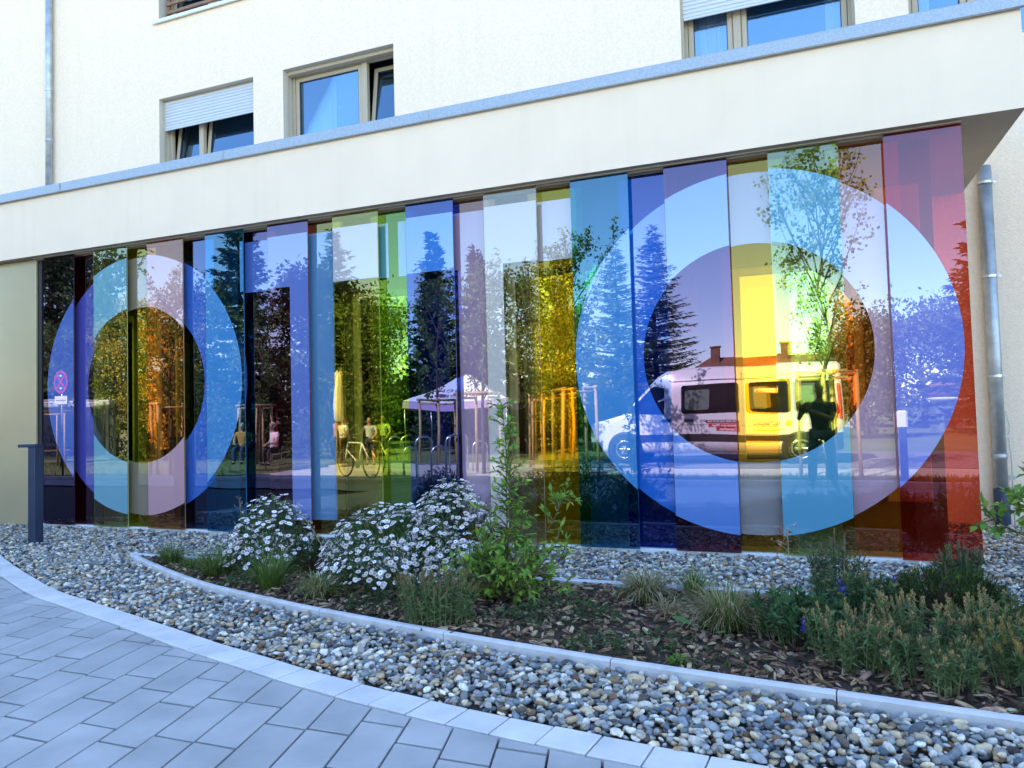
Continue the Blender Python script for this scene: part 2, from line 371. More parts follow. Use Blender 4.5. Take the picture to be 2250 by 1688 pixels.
# ------------------------------------------------------------------ planting bed with kerb stones
yb = -1.32
bx = KERB[::6]
b = MB(); n = len(bx)
vsb = [(x, y, .02) for x, y in bx] + [(x, yb, .02) for x, y in bx]
b.add(vsb, [[i, i + 1, n + i + 1, n + i] for i in range(n - 1)])
bed = b.build('planting_bed', M['soil']); bed['kind'] = 'structure'
def kerbstone(pts, wid=.05, z1=.058, z0=-.06):
    pts = np.array(pts); t = np.gradient(pts, axis=0); t = unit(t); nn = np.stack([-t[:, 1], t[:, 0]], 1); b = MB(); c = .010
    prof = [(-.5, z0), (-.5, z1 - c), (-.5 + c / wid, z1), (.5 - c / wid, z1), (.5, z1 - c), (.5, z0)]
    vs = []; o0 = pts[0]
    for p, q in zip(pts, nn):
        for u_, z in prof: vs.append((p[0] + q[0] * u_ * wid - o0[0], p[1] + q[1] * u_ * wid - o0[1], z))
    m = len(prof); fs = [[i * m + k, (i + 1) * m + k, (i + 1) * m + k + 1, i * m + k + 1] for i in range(len(pts) - 1) for k in range(m - 1)]
    fs += [list(range(m)), [(len(pts) - 1) * m + k for k in range(m)][::-1]]
    b.add(vs, fs); o = b.build('kerb_stone', M['kerb'], bed); o.location = (o0[0], o0[1], 0); return o
ka = np.concatenate([[0], np.cumsum(np.linalg.norm(np.diff(KERB, axis=0), axis=1))]); j0 = np.interp(-1.89, KERB[:, 0], ka)
js = sorted([0] + [j0 + k for k in range(-5, 8) if .3 < j0 + k < ka[-1]])
for i in range(len(js) - 1):
    q = np.linspace(js[i] + .003, js[i + 1] - .003, 9); kerbstone(np.stack([np.interp(q, ka, KERB[:, 0]), np.interp(q, ka, KERB[:, 1])], 1))
for i in range(9):
    q = np.linspace(-5.84 + i + .003, -4.84 + i - .003, 4); kerbstone(np.stack([q, np.full(4, yb + .0)], 1), z1=.052)

# ------------------------------------------------------------------ gravel (uncountable: one mesh of pebbles)
def icos(sub):
    bm = bmesh.new(); bmesh.ops.create_icosphere(bm, subdivisions=sub, radius=1); v = np.array([p.co for p in bm.verts]); bm.verts.index_update()
    f = np.array([[q.index for q in p.verts] for p in bm.faces]); bm.free(); return v, f
ICO = {1: icos(1), 2: icos(2)}
PAL = np.array([(.62, .61, .58), (.54, .53, .52), (.26, .29, .34), (.17, .21, .27), (.11, .14, .19), (.46, .37, .26), (.30, .21, .13), (.58, .50, .38), (.09, .075, .07), (.36, .38, .40), (.22, .11, .07), (.68, .66, .61), (.24, .26, .24)])
PW = np.array([.13, .13, .13, .11, .07, .09, .06, .09, .05, .11, .025, .08, .055]); PW /= PW.sum()
def pebbles(P, size, sub, rng):
    n = len(P); tv, tf = ICO[sub]; k = len(tv)
    sc = size[:, None] * np.stack([rng.uniform(.85, 1.45, n), rng.uniform(.65, 1.0, n), rng.uniform(.38, .68, n)], 1)
    a = rng.uniform(0, 2 * np.pi, n); tl = rng.normal(0, .38, n); tl2 = rng.normal(0, .3, n)
    wob = 1 + rng.normal(0, .11, (n, k, 1)); v = tv[None] * wob * sc[:, None]
    def rot(v, ang, i, j):
        c, s_ = np.cos(ang)[:, None], np.sin(ang)[:, None]; o = v.copy(); o[..., i] = v[..., i] * c - v[..., j] * s_; o[..., j] = v[..., i] * s_ + v[..., j] * c; return o
    v = rot(rot(rot(v, tl, 0, 2), tl2, 1, 2), a, 0, 1) + P[:, None]
    F = tf[None] + (np.arange(n) * k)[:, None, None]
    C = np.minimum(PAL[rng.choice(len(PAL), n, p=PW)] * (1.22, 1.16, 1.06) * rng.uniform(.6, 1.22, (n, 1)), .86); C = np.repeat(C[:, None], k, 1)
    return v.reshape(-1, 3), F.reshape(-1, 3), C.reshape(-1, 3)
rng = np.random.default_rng(3)
def gravel_pts(sp, x0, x1, y0, y1):
    gx, gy = np.meshgrid(np.arange(x0, x1, sp), np.arange(y0, y1, sp)); p = np.stack([gx.ravel(), gy.ravel()], 1); p += rng.uniform(-.5, .5, p.shape) * sp; return p
def in_gravel(p):
    x, y = p[:, 0], p[:, 1]
    ok = (y > yat(BORD, x) + .015) & (x > -9.6) & (x < 3.0)
    ok &= np.where(x > 1.02, y < 2.16, np.where(x < -9.0, y < .02, y < .005))
    inb = (x > -5.9) & (y < yb + .03) & (y > yat(KERB, x) - .035); return ok & ~inb
parts = []
for layer in (0, 1):
    p = gravel_pts(.032, -9.7, 3.0, -3.9, 2.2); p = p[in_gravel(p)]
    # hidden far right/left bits thinned out
    d = np.hypot(p[:, 0] - CAM.x, p[:, 1] - CAM.y)
    keep = np.where(layer == 1, rng.uniform(size=len(p)) < .5, True); p, d = p[keep], d[keep]
    size = rng.uniform(.0105, .024, len(p)) * np.where(rng.uniform(size=len(p)) < .12, 1.35, 1)
    z = np.where(layer == 0, rng.uniform(-.008, .008, len(p)), rng.uniform(.012, .026, len(p)))
    z = z + .02 * np.clip((p[:, 1] + 3.6) / 3, 0, 1) * 0
    P3 = np.column_stack([p, z])
    nr = d < 4.3
    if layer == 0:
        parts.append(pebbles(P3[nr], size[nr], 2 if False else 1, rng)); parts.append(pebbles(P3[~nr], size[~nr], 1, rng))
    else:
        parts.append(pebbles(P3[nr], size[nr], 2, rng)); parts.append(pebbles(P3[~nr], size[~nr], 1, rng))
gv = fobj('gravel', parts, M['stone'], smooth=True); gv['kind'] = 'stuff'
gv['label'] = 'mixed grey, white and tan river pebbles around the bed'; gv['category'] = 'gravel'
gb = MB(); xs = np.arange(-9.7, 3.3, .25)
for i in range(len(xs) - 1):
    a, c = xs[i], xs[i + 1]; gb.add([(a, yat(BORD, a) + .002, -.018), (c, yat(BORD, c) + .002, -.018), (c, 2.3, -.018), (a, 2.3, -.018)], [(0, 1, 2, 3)])
g_ = gb.build('gravel_base', M['dirt']); g_['kind'] = 'structure'

# bark mulch (uncountable)
n = 12000; x = rng.uniform(-5.7, 2.6, n); y = rng.uniform(-3.3, -1.34, n); ok = (y > yat(KERB, x) + .035); x, y = x[ok], y[ok]; n = len(x)
a = rng.uniform(0, 2 * np.pi, n); dr = np.stack([np.cos(a), np.sin(a), rng.normal(0, .25, n)], 1)
CH = (np.array([(-.5, 0, 0), (.5, 0, 0), (.55, .5, .10), (-.45, .5, .12), (.4, 1, 0), (-.35, 1, .02), (-.5, 0, -.12), (.5, 0, -.12), (.4, 1, -.12), (-.35, 1, -.12)]), np.array([(0, 1, 2), (0, 2, 3), (3, 2, 4), (3, 4, 5), (0, 6, 7), (0, 7, 1), (1, 7, 8), (1, 8, 4), (5, 4, 8), (5, 8, 9), (0, 5, 9), (0, 9, 6)]))
cp = np.array([(.12, .07, .04), (.18, .11, .065), (.06, .036, .024), (.32, .21, .13), (.50, .36, .24), (.035, .022, .016), (.24, .15, .10)])
cc = cp[rng.choice(7, n, p=[.18, .2, .12, .20, .13, .07, .10])]
mu = fobj('bark_mulch', leaves(np.column_stack([x, y, rng.uniform(.02, .045, n)]), dr, rng.uniform(.025, .075, n), rng.uniform(.008, .022, n), CH, cc, .25, nrm=np.tile((0, 0, 1), (n, 1)), rng=rng), M['chip'])
mu['kind'] = 'stuff'; mu['label'] = 'dark brown bark mulch covering the planting bed'; mu['category'] = 'mulch'

# ================================================================== building
WY = 2.22
bld = empty('apartment_building', (0, 0, 0), label='cream plastered apartment building with flat roofed ground floor block', cat='building')
def wall_holes(name, y, x0, x1, z0, z1, holes, depth, mats, parent, rev_dir=1):
    xs = sorted({x0, x1} | {h[0] for h in holes} | {h[1] for h in holes}); zs = sorted({z0, z1} | {h[2] for h in holes} | {h[3] for h in holes}); b = MB()
    for i in range(len(xs) - 1):
        for k in range(len(zs) - 1):
            cx, cz = (xs[i] + xs[i + 1]) / 2, (zs[k] + zs[k + 1]) / 2
            if any(h[0] < cx < h[1] and h[2] < cz < h[3] for h in holes): continue
            b.add([(xs[i], y, zs[k]), (xs[i + 1], y, zs[k]), (xs[i + 1], y, zs[k + 1]), (xs[i], y, zs[k + 1])], [(0, 1, 2, 3)])
    for a, c, e, g in holes:
        yd = y + depth
        b.add([(a, y, e), (a, yd, e), (a, yd, g), (a, y, g)], [(0, 1, 2, 3)], 1); b.add([(c, y, e), (c, yd, e), (c, yd, g), (c, y, g)], [(3, 2, 1, 0)], 1)
        b.add([(a, y, g), (a, yd, g), (c, yd, g), (c, y, g)], [(0, 1, 2, 3)], 1); b.add([(a, y, e), (a, yd, e), (c, yd, e), (c, y, e)], [(3, 2, 1, 0)], 1)
        # the dark room behind
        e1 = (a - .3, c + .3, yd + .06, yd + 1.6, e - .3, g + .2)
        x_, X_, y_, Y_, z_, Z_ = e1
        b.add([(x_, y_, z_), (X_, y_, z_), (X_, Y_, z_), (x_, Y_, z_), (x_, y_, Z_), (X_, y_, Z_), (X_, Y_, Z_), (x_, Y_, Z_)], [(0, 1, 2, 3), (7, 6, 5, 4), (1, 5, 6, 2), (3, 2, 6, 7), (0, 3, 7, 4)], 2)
    return b.build(name, mats, parent)
UP = [(-9.295, -7.435, 4.95, 6.39), (-6.89, -5.03, 4.95, 6.385), (-1.157, .70, 4.95, 6.39), (1.212, 3.07, 4.95, 6.39), (-9.29, -7.43, 7.67, 9.2)]
wall_holes('wall', WY, -46, 14, -.1, 11.0, UP, .27, [M['plaster'], M['reveal'], M['room']], bld)
MB().box(-46, 14, WY + 2.4, WY + 11, -.1, 11.0).build('rear_block', M['plaster'], bld)
MB().box(-46.2, 14.2, WY - .02, WY + 11.2, 11.002, 11.1).build('roof', M['zinc'], bld)

def window(hole, mull, left_tilt, right_tilt, y=WY + .20, curtain=None, fm=None):
    a, c, e, g = hole; fm = fm or M['frame']; fw = .055; d = .07; b = MB()
    b.cbox(a, a + fw, y, y + d, e, g, .006); b.cbox(c - fw, c, y, y + d, e, g, .006)
    b.cbox(a + fw, c - fw, y + .001, y + d, g - fw, g, .006); b.cbox(a + fw, c - fw, y + .001, y + d, e, e + fw, .006)
    b.cbox(a + mull - .045, a + mull + .045, y - .004, y + d, e + fw, g - fw, .006)
    wn = b.build('window', fm, bld)
    for (x0, x1, tilt) in ((a + fw + .004, a + mull - .049, left_tilt), (a + mull + .049, c - fw - .004, right_tilt)):
        z0, z1 = e + fw + .004, g - fw - .004; sw = .062; W_, H_ = x1 - x0, z1 - z0; s = MB()
        s.cbox(0, sw, 0, .06, 0, H_, .008); s.cbox(W_ - sw, W_, 0, .06, 0, H_, .008); s.cbox(sw, W_ - sw, .001, .06, H_ - sw, H_, .008); s.cbox(sw, W_ - sw, .001, .06, 0, sw, .008)
        g2 = .008
        s.box(sw, sw + g2, .012, .05, sw, H_ - sw, 1); s.box(W_ - sw - g2, W_ - sw, .012, .05, sw, H_ - sw, 1); s.box(sw + g2, W_ - sw - g2, .012, .05, H_ - sw - g2, H_ - sw, 1)
        so_ = s.build('sash', [fm, M['frame_dk']], wn); so_.location = (x0, y + .012, z0); so_.rotation_euler = (R(-tilt), 0, 0)
        p = MB().box(sw + .002, W_ - sw - .002, .028, .034, sw, H_ - sw).build('pane', M['pane'], wn); p.location = so_.location; p.rotation_euler = so_.rotation_euler
    if curtain:
        for (x0, x1) in curtain:
            n = int((x1 - x0) / .012); b = MB(); vs = []
            for i in range(n + 1):
                xx = x0 + (x1 - x0) * i / n; yy = y + (.30 if left_tilt or right_tilt and x0 > a + mull else .14) + .022 * math.sin(i * .55 + 2 * math.sin(i * .13)) + .01 * math.sin(i * 1.7)
                vs += [(xx, yy, e - .1), (xx, yy, g + .1)]
            b.add(vs, [(2 * i, 2 * i + 2, 2 * i + 3, 2 * i + 1) for i in range(n)]); b.build('curtain', M['curtain'], wn, True)
    return wn
window(UP[0], .66, 7, 6, curtain=[(-9.15, -8.9), (-8.35, -7.5)])
window(UP[1], 1.26, 0, 8, curtain=[(-6.72, -6.22)])
window(UP[2], .62, 0, 0, curtain=[(-1.05, -.55), (.42, .62)])
window(UP[3], .62, 0, 0, curtain=[(1.30, 1.46)])
window(UP[4], .9, 6, 6, curtain=[(-9.1, -8.8)])
def shutter(hole, zb):
    a, c, e, g = hole; b = MB(); y = WY + .085
    b.box(a, a + .025, y - .01, y + .04, e, g - .05); b.box(c - .025, c, y - .01, y + .04, e, g - .05); b.cbox(a, c, y + .02, y + .11, g - .06, g, .006)
    sh = b.build('roller_shutter', M['frame'], bld); h = .047; z = zb + .03; n = 0
    prof = [(.012, 0), (.002, .008), (-.002, .022), (.002, .036), (.012, h - .004)]
    s = MB(); X0, X1 = 0, c - a - .05
    for i in range(4): s.add([(X0, prof[i][0], prof[i][1]), (X1, prof[i][0], prof[i][1]), (X1, prof[i + 1][0], prof[i + 1][1]), (X0, prof[i + 1][0], prof[i + 1][1])], [(0, 1, 2, 3)])
    s.box(X0, X1, .012, .02, 0, h); sm = s.mesh('slat', M['shutter'])
    while z < g - .03:
        o = link(bpy.data.objects.new('slat', sm), sh); o.location = (a + .025, y, z); z += h + .001
    MB().cbox(a + .026, c - .026, y - .004, y + .018, zb, zb + .028, .005).build('bottom_rail', M['shutter'], sh)
shutter(UP[0], 5.90); shutter(UP[2], 5.86)
# guide rails and box on the open windows
for h in (UP[1], UP[3]):
    b = MB(); y = WY + .085; a, c, e, g = h; b.box(a, a + .025, y - .01, y + .04, e, g - .05); b.box(c - .025, c, y - .01, y + .04, e, g - .05); b.cbox(a, c, y + .0, y + .09, g - .055, g, .006); b.build('shutter_guide', M['frame'], bld)
# upper left window: sill and timber rail bars
MB().add([(-9.38, WY - .05, 7.655), (-7.35, WY - .05, 7.655), (-7.35, WY + .25, 7.70), (-9.38, WY + .25, 7.70), (-9.38, WY - .05, 7.605), (-7.35, WY - .05, 7.605), (-7.35, WY - .02, 7.605), (-9.38, WY - .02, 7.605)], [(0, 1, 2, 3), (4, 5, 1, 0), (7, 6, 5, 4)]).build('window_sill', M['sillw'], bld)
rb = MB().box(-9.22, -9.17, WY + .10, WY + .14, 7.70, 8.7).build('window_railing', M['wood'], bld); MB().box(-7.55, -7.50, WY + .10, WY + .14, 7.70, 8.7).build('rail_post', M['wood'], rb)
for k in range(6): MB().cbox(-9.22, -7.50, WY + .07, WY + .10, 7.78 + k * .14, 7.83 + k * .14, .004).build('rail_bar', M['wood'], rb)

# projecting block: fascia, soffit, roof edge
ZS, ZF = 3.40, 4.14; XE = 1.615
b = MB(); b.add([(-16, -.10, ZS), (XE, -.10, ZS), (XE, -.10, ZF), (-16, -.10, ZF)], [(0, 1, 2, 3)]); b.add([(XE, -.10, ZS), (XE, WY, ZS), (XE, WY, ZF), (XE, -.10, ZF)], [(0, 1, 2, 3)])
b.add([(-16, -.09, ZF + .02), (XE, -.09, ZF + .02), (XE, WY, ZF + .02), (-16, WY, ZF + .02)], [(0, 1, 2, 3)], 1)
b.build('fascia', [M['fascia'], M['zinc']], bld)
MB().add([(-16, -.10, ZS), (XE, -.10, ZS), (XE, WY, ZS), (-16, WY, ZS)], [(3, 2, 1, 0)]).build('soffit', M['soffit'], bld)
jx = [-16, -13.5, -10.95, -8.418, -5.864, -3.311, -.812, XE + .045]
for i in range(len(jx) - 1):
    x0, x1 = jx[i] + .003, jx[i + 1] - .003; yj = random.uniform(-.002, .002); b = MB()
    pr = [(-.125, 4.132), (-.145, 4.140), (-.145, 4.236), (-.135, 4.248), (.12, 4.262), (.12, 4.25)]
    for k in range(len(pr) - 1): b.add([(x0, pr[k][0] + yj, pr[k][1]), (x1, pr[k][0] + yj, pr[k][1]), (x1, pr[k + 1][0] + yj, pr[k + 1][1]), (x0, pr[k + 1][0] + yj, pr[k + 1][1])], [(0, 1, 2, 3)])
    b.add([(x1, p[0] + yj, p[1]) for p in pr], [list(range(6))]); b.build('roof_edge_sheet', M['zinc'], bld)
    if i: MB().box(jx[i] - .035, jx[i] + .03, -.1485, -.1475, 4.141, 4.238).build('cover_strip', M['zinc'], bld)

# ground floor wall behind the glass, with its windows and added mirror ones
LO = [(-8.45, -7.75, .72, 2.62), (-7.45, -6.40, .72, 2.62), (-4.55, -3.72, .72, 2.62), (-2.72, -1.62, .72, 2.75), (-.55, .50, .72, 2.50)]  # second window added, third shifted, so their mirror panes brighten the coloured glass
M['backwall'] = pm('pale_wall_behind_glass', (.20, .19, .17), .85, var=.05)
M['mirrorpane'] = glassmat('coated_window_pane', (.3, .3, .3), .62)
BY = .36
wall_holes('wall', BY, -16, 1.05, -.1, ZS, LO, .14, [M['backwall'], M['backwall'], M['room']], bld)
MB().add([(1.05, BY, -.1), (1.05, WY, -.1), (1.05, WY, ZS), (1.05, BY, ZS)], [(0, 1, 2, 3)]).build('wall', M['plaster'], bld)
for k, h in enumerate(LO):
    a, c, e, g = h; b = MB(); y = BY + .03; fw = .07
    b.cbox(a, a + fw, y, y + .07, e, g, .006); b.cbox(c - fw, c, y, y + .07, e, g, .006); b.cbox(a + fw, c - fw, y, y + .07, g - fw, g, .006); b.cbox(a + fw, c - fw, y, y + .07, e, e + fw, .006)
    wn = b.build('window', M['sillw'], bld)
    MB().box(a + fw, c - fw, y + .03, y + .036, e + fw, g - fw).build('pane', M['mirrorpane'], wn)
    MB().cbox(a - .03, c + .03, BY - .05, y, e - .035, e - .002, .005).build('window_sill', M['sillw'], wn)
# pale boards between the windows behind the glass
for (x0, x1, z0, z1) in ((-7.3, -6.6, 2.75, 3.2), (-5.05, -4.75, .3, 3.1), (-3.0, -2.85, .2, 3.2), (-1.35, -.85, 1.9, 3.1), (.62, .95, .45, 3.05)):
    MB().cbox(x0, x1, BY - .045, BY - .002, z0, z1, .008).build('board', M['reveal'], bld)
MB().cbox(-9.02, 1.17, .025, BY - .01, -.05, .04, .006).build('base_sill', M['sillw'], bld)
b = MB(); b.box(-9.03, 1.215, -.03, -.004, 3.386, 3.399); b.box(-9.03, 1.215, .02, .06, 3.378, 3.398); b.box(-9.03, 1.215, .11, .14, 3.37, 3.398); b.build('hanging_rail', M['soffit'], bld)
for k in range(3): MB().cbox(-9.045 - 2.0 * (k + 1) + .008, -9.045 - 2.0 * k, .02, .05, -.04, 3.392, .004).build('cladding_panel', M['gold'], bld)
MB().box(-9.04, -8.98, .05, BY, -.03, 3.39).build('end_jamb', M['frame_dk'], bld)

# ================================================================== coloured glass panels
PF = [  # front row: x0, x1, transmission, film colour, words
 (-8.874, -8.337, (.10, .02, .07), (.30, .42, .78), 'nearly black purple glass panel at the left end next to the gold wall'),
 (-8.002, -7.449, (.72, .85, .38), (.50, .74, .82), 'pale green glass panel on the left half of the left letter O'),
 (-7.130, -6.572, (.95, .47, .12), (.88, .66, .70), 'pink orange glass panel on the middle of the left letter O'),
 (-6.242, -5.699, (.03, .40, .78), (.28, .58, .86), 'cyan blue glass panel on the right rim of the left letter O'),
 (-5.368, -4.835, (.40, .08, .10), (.42, .50, .82), 'maroon glass panel with the stem of the first letter T'),
 (-4.523, -3.970, (.88, .78, .22), (.84, .80, .82), 'clear yellow glass panel with the bar end of the first letter T'),
 (-3.645, -3.115, (.03, .10, .62), (.28, .55, .92), 'deep blue glass panel showing the left bar of the second letter T'),
 (-2.787, -2.246, (.90, .80, .52), (.86, .80, .78), 'cream glass panel with the stem of the second letter T'),
 (-1.910, -1.374, (.02, .34, .62), (.28, .58, .88), 'turquoise glass panel on the left rim of the right letter O'),
 (-1.056, -.521, (.36, .07, .13), (.38, .56, .92), 'purple maroon glass panel reflecting the middle of the white van'),
 (-.189, .347, (.62, .80, .32), (.38, .68, .84), 'pale green glass panel in which the photographer is reflected'),
 (.677, 1.215, (.68, .09, .045), (.50, .54, .92), 'red glass panel at the right end of the row')]
PBk = [  # rear row
 (-9.10, -8.86, (.09, .04, .08), (.3, .4, .8), 'narrow black violet glass strip behind the left end of the row'),
 (-8.48, -7.95, (.50, .06, .05), (.34, .34, .74), 'dark red rear glass panel between the black purple and pale green ones'),
 (-7.60, -7.07, (.68, .60, .08), (.62, .56, .46), 'olive yellow rear glass panel inside the left letter O'),
 (-6.72, -6.19, (.06, .13, .45), (.24, .44, .86), 'navy rear glass panel between the pink and cyan panels'),
 (-5.85, -5.32, (.22, .04, .05), (.34, .46, .82), 'blackish red rear glass panel beside the first letter T'),
 (-4.98, -4.45, (.45, .36, .08), (.40, .60, .80), 'olive rear glass panel with the right half of the first T stem'),
 (-4.10, -3.57, (.32, .58, .12), (.40, .68, .68), 'green rear glass panel between the clear yellow and deep blue panels'),
 (-3.23, -2.70, (.72, .24, .06), (.70, .56, .66), 'orange rear glass panel with the left half of the second T stem'),
 (-2.36, -1.83, (.92, .68, .04), (.82, .76, .76), 'bright yellow rear glass panel between the cream and turquoise panels'),
 (-1.48, -.95, (.01, .08, .70), (.14, .42, .92), 'ultramarine rear glass panel between the turquoise and purple ones'),
 (-.61, -.08, (.88, .55, .06), (.60, .58, .60), 'amber rear glass panel between the purple and pale green ones'),
 (.26, .79, (.92, .40, .04), (.80, .62, .72), 'orange rear glass panel just right of the reflected photographer')]
CZ, RO, RI = 1.717, 1.535, .928
OS = [-7.268, -.371]; TS = [-4.82, -2.855]
def film_pieces(x0, x1):
    out = []; e = .0035; x0 += e; x1 -= e
    for cx in OS:
        a, c = max(x0, cx - RO), min(x1, cx + RO)
        if c - a < .004: continue
        br = sorted({a, c} | {q for q in (cx - RI, cx + RI) if a < q < c}); top, bot, solid = [], [], []
        for i in range(len(br) - 1):
            u = np.linspace(0, 1, 25); u = .5 - .5 * np.cos(np.pi * u); seg = br[i] + (br[i + 1] - br[i]) * u; m = (br[i] + br[i + 1]) / 2
            zo = np.sqrt(np.maximum(RO ** 2 - (seg - cx) ** 2, 0)); zi = np.sqrt(np.maximum(RI ** 2 - (seg - cx) ** 2, 0))
            inner = abs(m - cx) < RI
            for lst, lo, hi in ((top, CZ + zi, CZ + zo), (bot, CZ - zo, CZ - zi)):
                lst.append((seg, lo if inner or lst is bot else np.full(25, CZ), hi if inner or lst is top else np.full(25, CZ)))
            solid.append(not inner)
        def strip(b, parts):
            for seg, lo, hi in parts:
                v = []
                for k in range(25): v += [(seg[k], 0, lo[k]), (seg[k], 0, hi[k])]
                b.add(v, [(2 * k, 2 * k + 2, 2 * k + 3, 2 * k + 1) for k in range(24)])
            return b
        if any(solid): out.append(strip(MB(), top + bot))
        else: out += [strip(MB(), top), strip(MB(), bot)]
    for cx in TS:
        b = MB()
        for (p, q, z0, z1) in ((cx - .925, cx + .925, 2.685, 3.25), (cx - .256, cx + .256, .19, 2.685)):
            a, c = max(x0, p), min(x1, q)
            if c - a > .004: b.add([(a, 0, z0), (c, 0, z0), (c, 0, z1), (a, 0, z1)], [(0, 1, 2, 3)])
        if b.v: out.append(b)
    return out
def panel(i, spec, y0, z0, z1, refl, grp):
    x0, x1, T, fc_, lab = spec; xc = (x0 + x1) / 2; hw = (x1 - x0) / 2; th = .010
    mx = max(T); rc = tuple(.10 + .90 * (t / mx) ** .8 for t in T)
    if T[2] >= mx: rc = tuple(.38 + .62 * (t / mx) ** .8 for t in T)
    if T[1] < .22 * T[0]: rc = (.66, .40, .48) if T[0] > .6 else (.58, .50, .80)          # red dichroic coatings reflect violet
    if T[0] >= mx and .22 * T[0] <= T[1] < .52 * T[0]: rc = (1.0, .62, .50)
    if min(T) > .3: rc = tuple(.5 + .5 * t / mx for t in T)
    fm = glassmat('tinted_glass', T, refl, rc); em = pm('glass_edge', tuple(t * .55 for t in T), .15)
    b = MB(); h = z1 - z0
    b.add([(-hw, 0, 0), (hw, 0, 0), (hw, 0, h), (-hw, 0, h)], [(0, 1, 2, 3)], 0); b.add([(-hw, th, 0), (hw, th, 0), (hw, th, h), (-hw, th, h)], [(3, 2, 1, 0)], 1)
    b.add([(-hw, 0, 0), (-hw, th, 0), (-hw, th, h), (-hw, 0, h), (hw, 0, 0), (hw, th, 0), (hw, th, h), (hw, 0, h)], [(0, 3, 2, 1), (4, 5, 6, 7), (0, 1, 5, 4), (3, 7, 6, 2)], 2)
    o = b.build('glass_panel', [fm, CLEAR, em]); o.location = (xc, y0, z0)
    o.rotation_euler = (R(random.uniform(-.07, .07)), 0, R(random.uniform(-.09, .09)))
    tag(o, lab, 'glass panel', grp)
    fmat = filmmat('letter_film', tuple(.70 * q ** 1.95 for q in fc_), .16)
    for fb in film_pieces(x0, x1):
        fb.v = [(v[0] - xc, -.0015, v[2] - z0) for v in fb.v]
        bm = bmesh.new(); me = fb.mesh('letter_film', fmat); bm.from_mesh(me); bmesh.ops.remove_doubles(bm, verts=bm.verts, dist=1e-5); bm.to_mesh(me); bm.free()
        f = link(bpy.data.objects.new('letter_film', me), o); f['label'] = 'pale printed film, a piece of the big letters'
for i, s_ in enumerate(PBk): panel(i, s_, .080, .045, 3.368, .16, 'rear coloured glass panels')
for i, s_ in enumerate(PF): panel(i, s_, .000, .040, 3.386, .16, 'front coloured glass panels')

# ------------------------------------------------------------------ rain pipes, bollard
def pipe(x, y, z0, z1, r, joints, lab, clips):
    e = empty('rain_pipe', (x, y, z0), label=lab, cat='rain pipe')
    MB().tube([(0, 0, 0), (0, 0, z1 - z0)], r, 20).build('pipe', M['pipe'], e, True)
    for z in joints: MB().lathe([(r + .001, z - .03), (r + .006, z - .026), (r + .006, z + .026), (r + .001, z + .03)], 20).build('sleeve', M['pipe'], e, True)
    for z in clips:
        b = MB(); b.lathe([(r + .004, z - .012), (r + .008, z - .012), (r + .008, z + .012), (r + .004, z + .012)], 20); b.box(-.006, .006, r, .075 + r, z - .006, z + .006); b.box(r, r + .035, -.012, .012, z - .010, z + .010); b.tube([(r + .02, -.02, z), (r + .02, .02, z)], .006, 6)
        b.build('clip', M['steel'], e)
    return e
pl_ = pipe(-11.69, WY - .075, 4.2, 11.0, .055, [1.9], 'slim zinc rain pipe on the upper wall at the far left', [.95, 2.75, 4.6])
pr_ = pipe(1.80, WY - .075, -.05, 3.62, .062, [.75], 'zinc rain pipe on the wall right of the red glass panel', [1.55, 2.55, 3.5])
MB().lathe([(.066, 0), (.070, .01), (.070, .42), (.064, .44)], 20).build('stand_pipe', M['bollard'], pr_, True)
# earthing wire with clamps beside the right pipe
b = MB(); b.tube([(.10, .0, .05), (.10, 0, .7), (.085, 0, .95), (.10, 0, 1.05), (.07, 0, 1.2)], .005, 6); b.box(.07, .12, -.01, .012, .52, .56); b.box(.06, .11, -.01, .012, .93, .965); b.build('earthing_wire', M['steel'], pr_)

bo = empty('light_bollard', (-7.65, -.98, 0), R(12), label='dark blue grey light bollard with one arm in the gravel at left', cat='bollard')
MB().cbox(-.042, .042, -.06, .06, -.05, 1.035, .004).build('post', M['bollard'], bo)
MB().cbox(-.165, .043, -.061, .061, 1.036, 1.068, .004).build('lamp_arm', M['bollard'], bo)
MB().cbox(-.155, -.06, -.045, .045, 1.030, 1.036, .001).build('lamp_lens', M['white'], bo)
MB().cbox(-.17, .09, -.09, .09, -.03, .022, .004).build('base_plate', M['bollard'], bo)

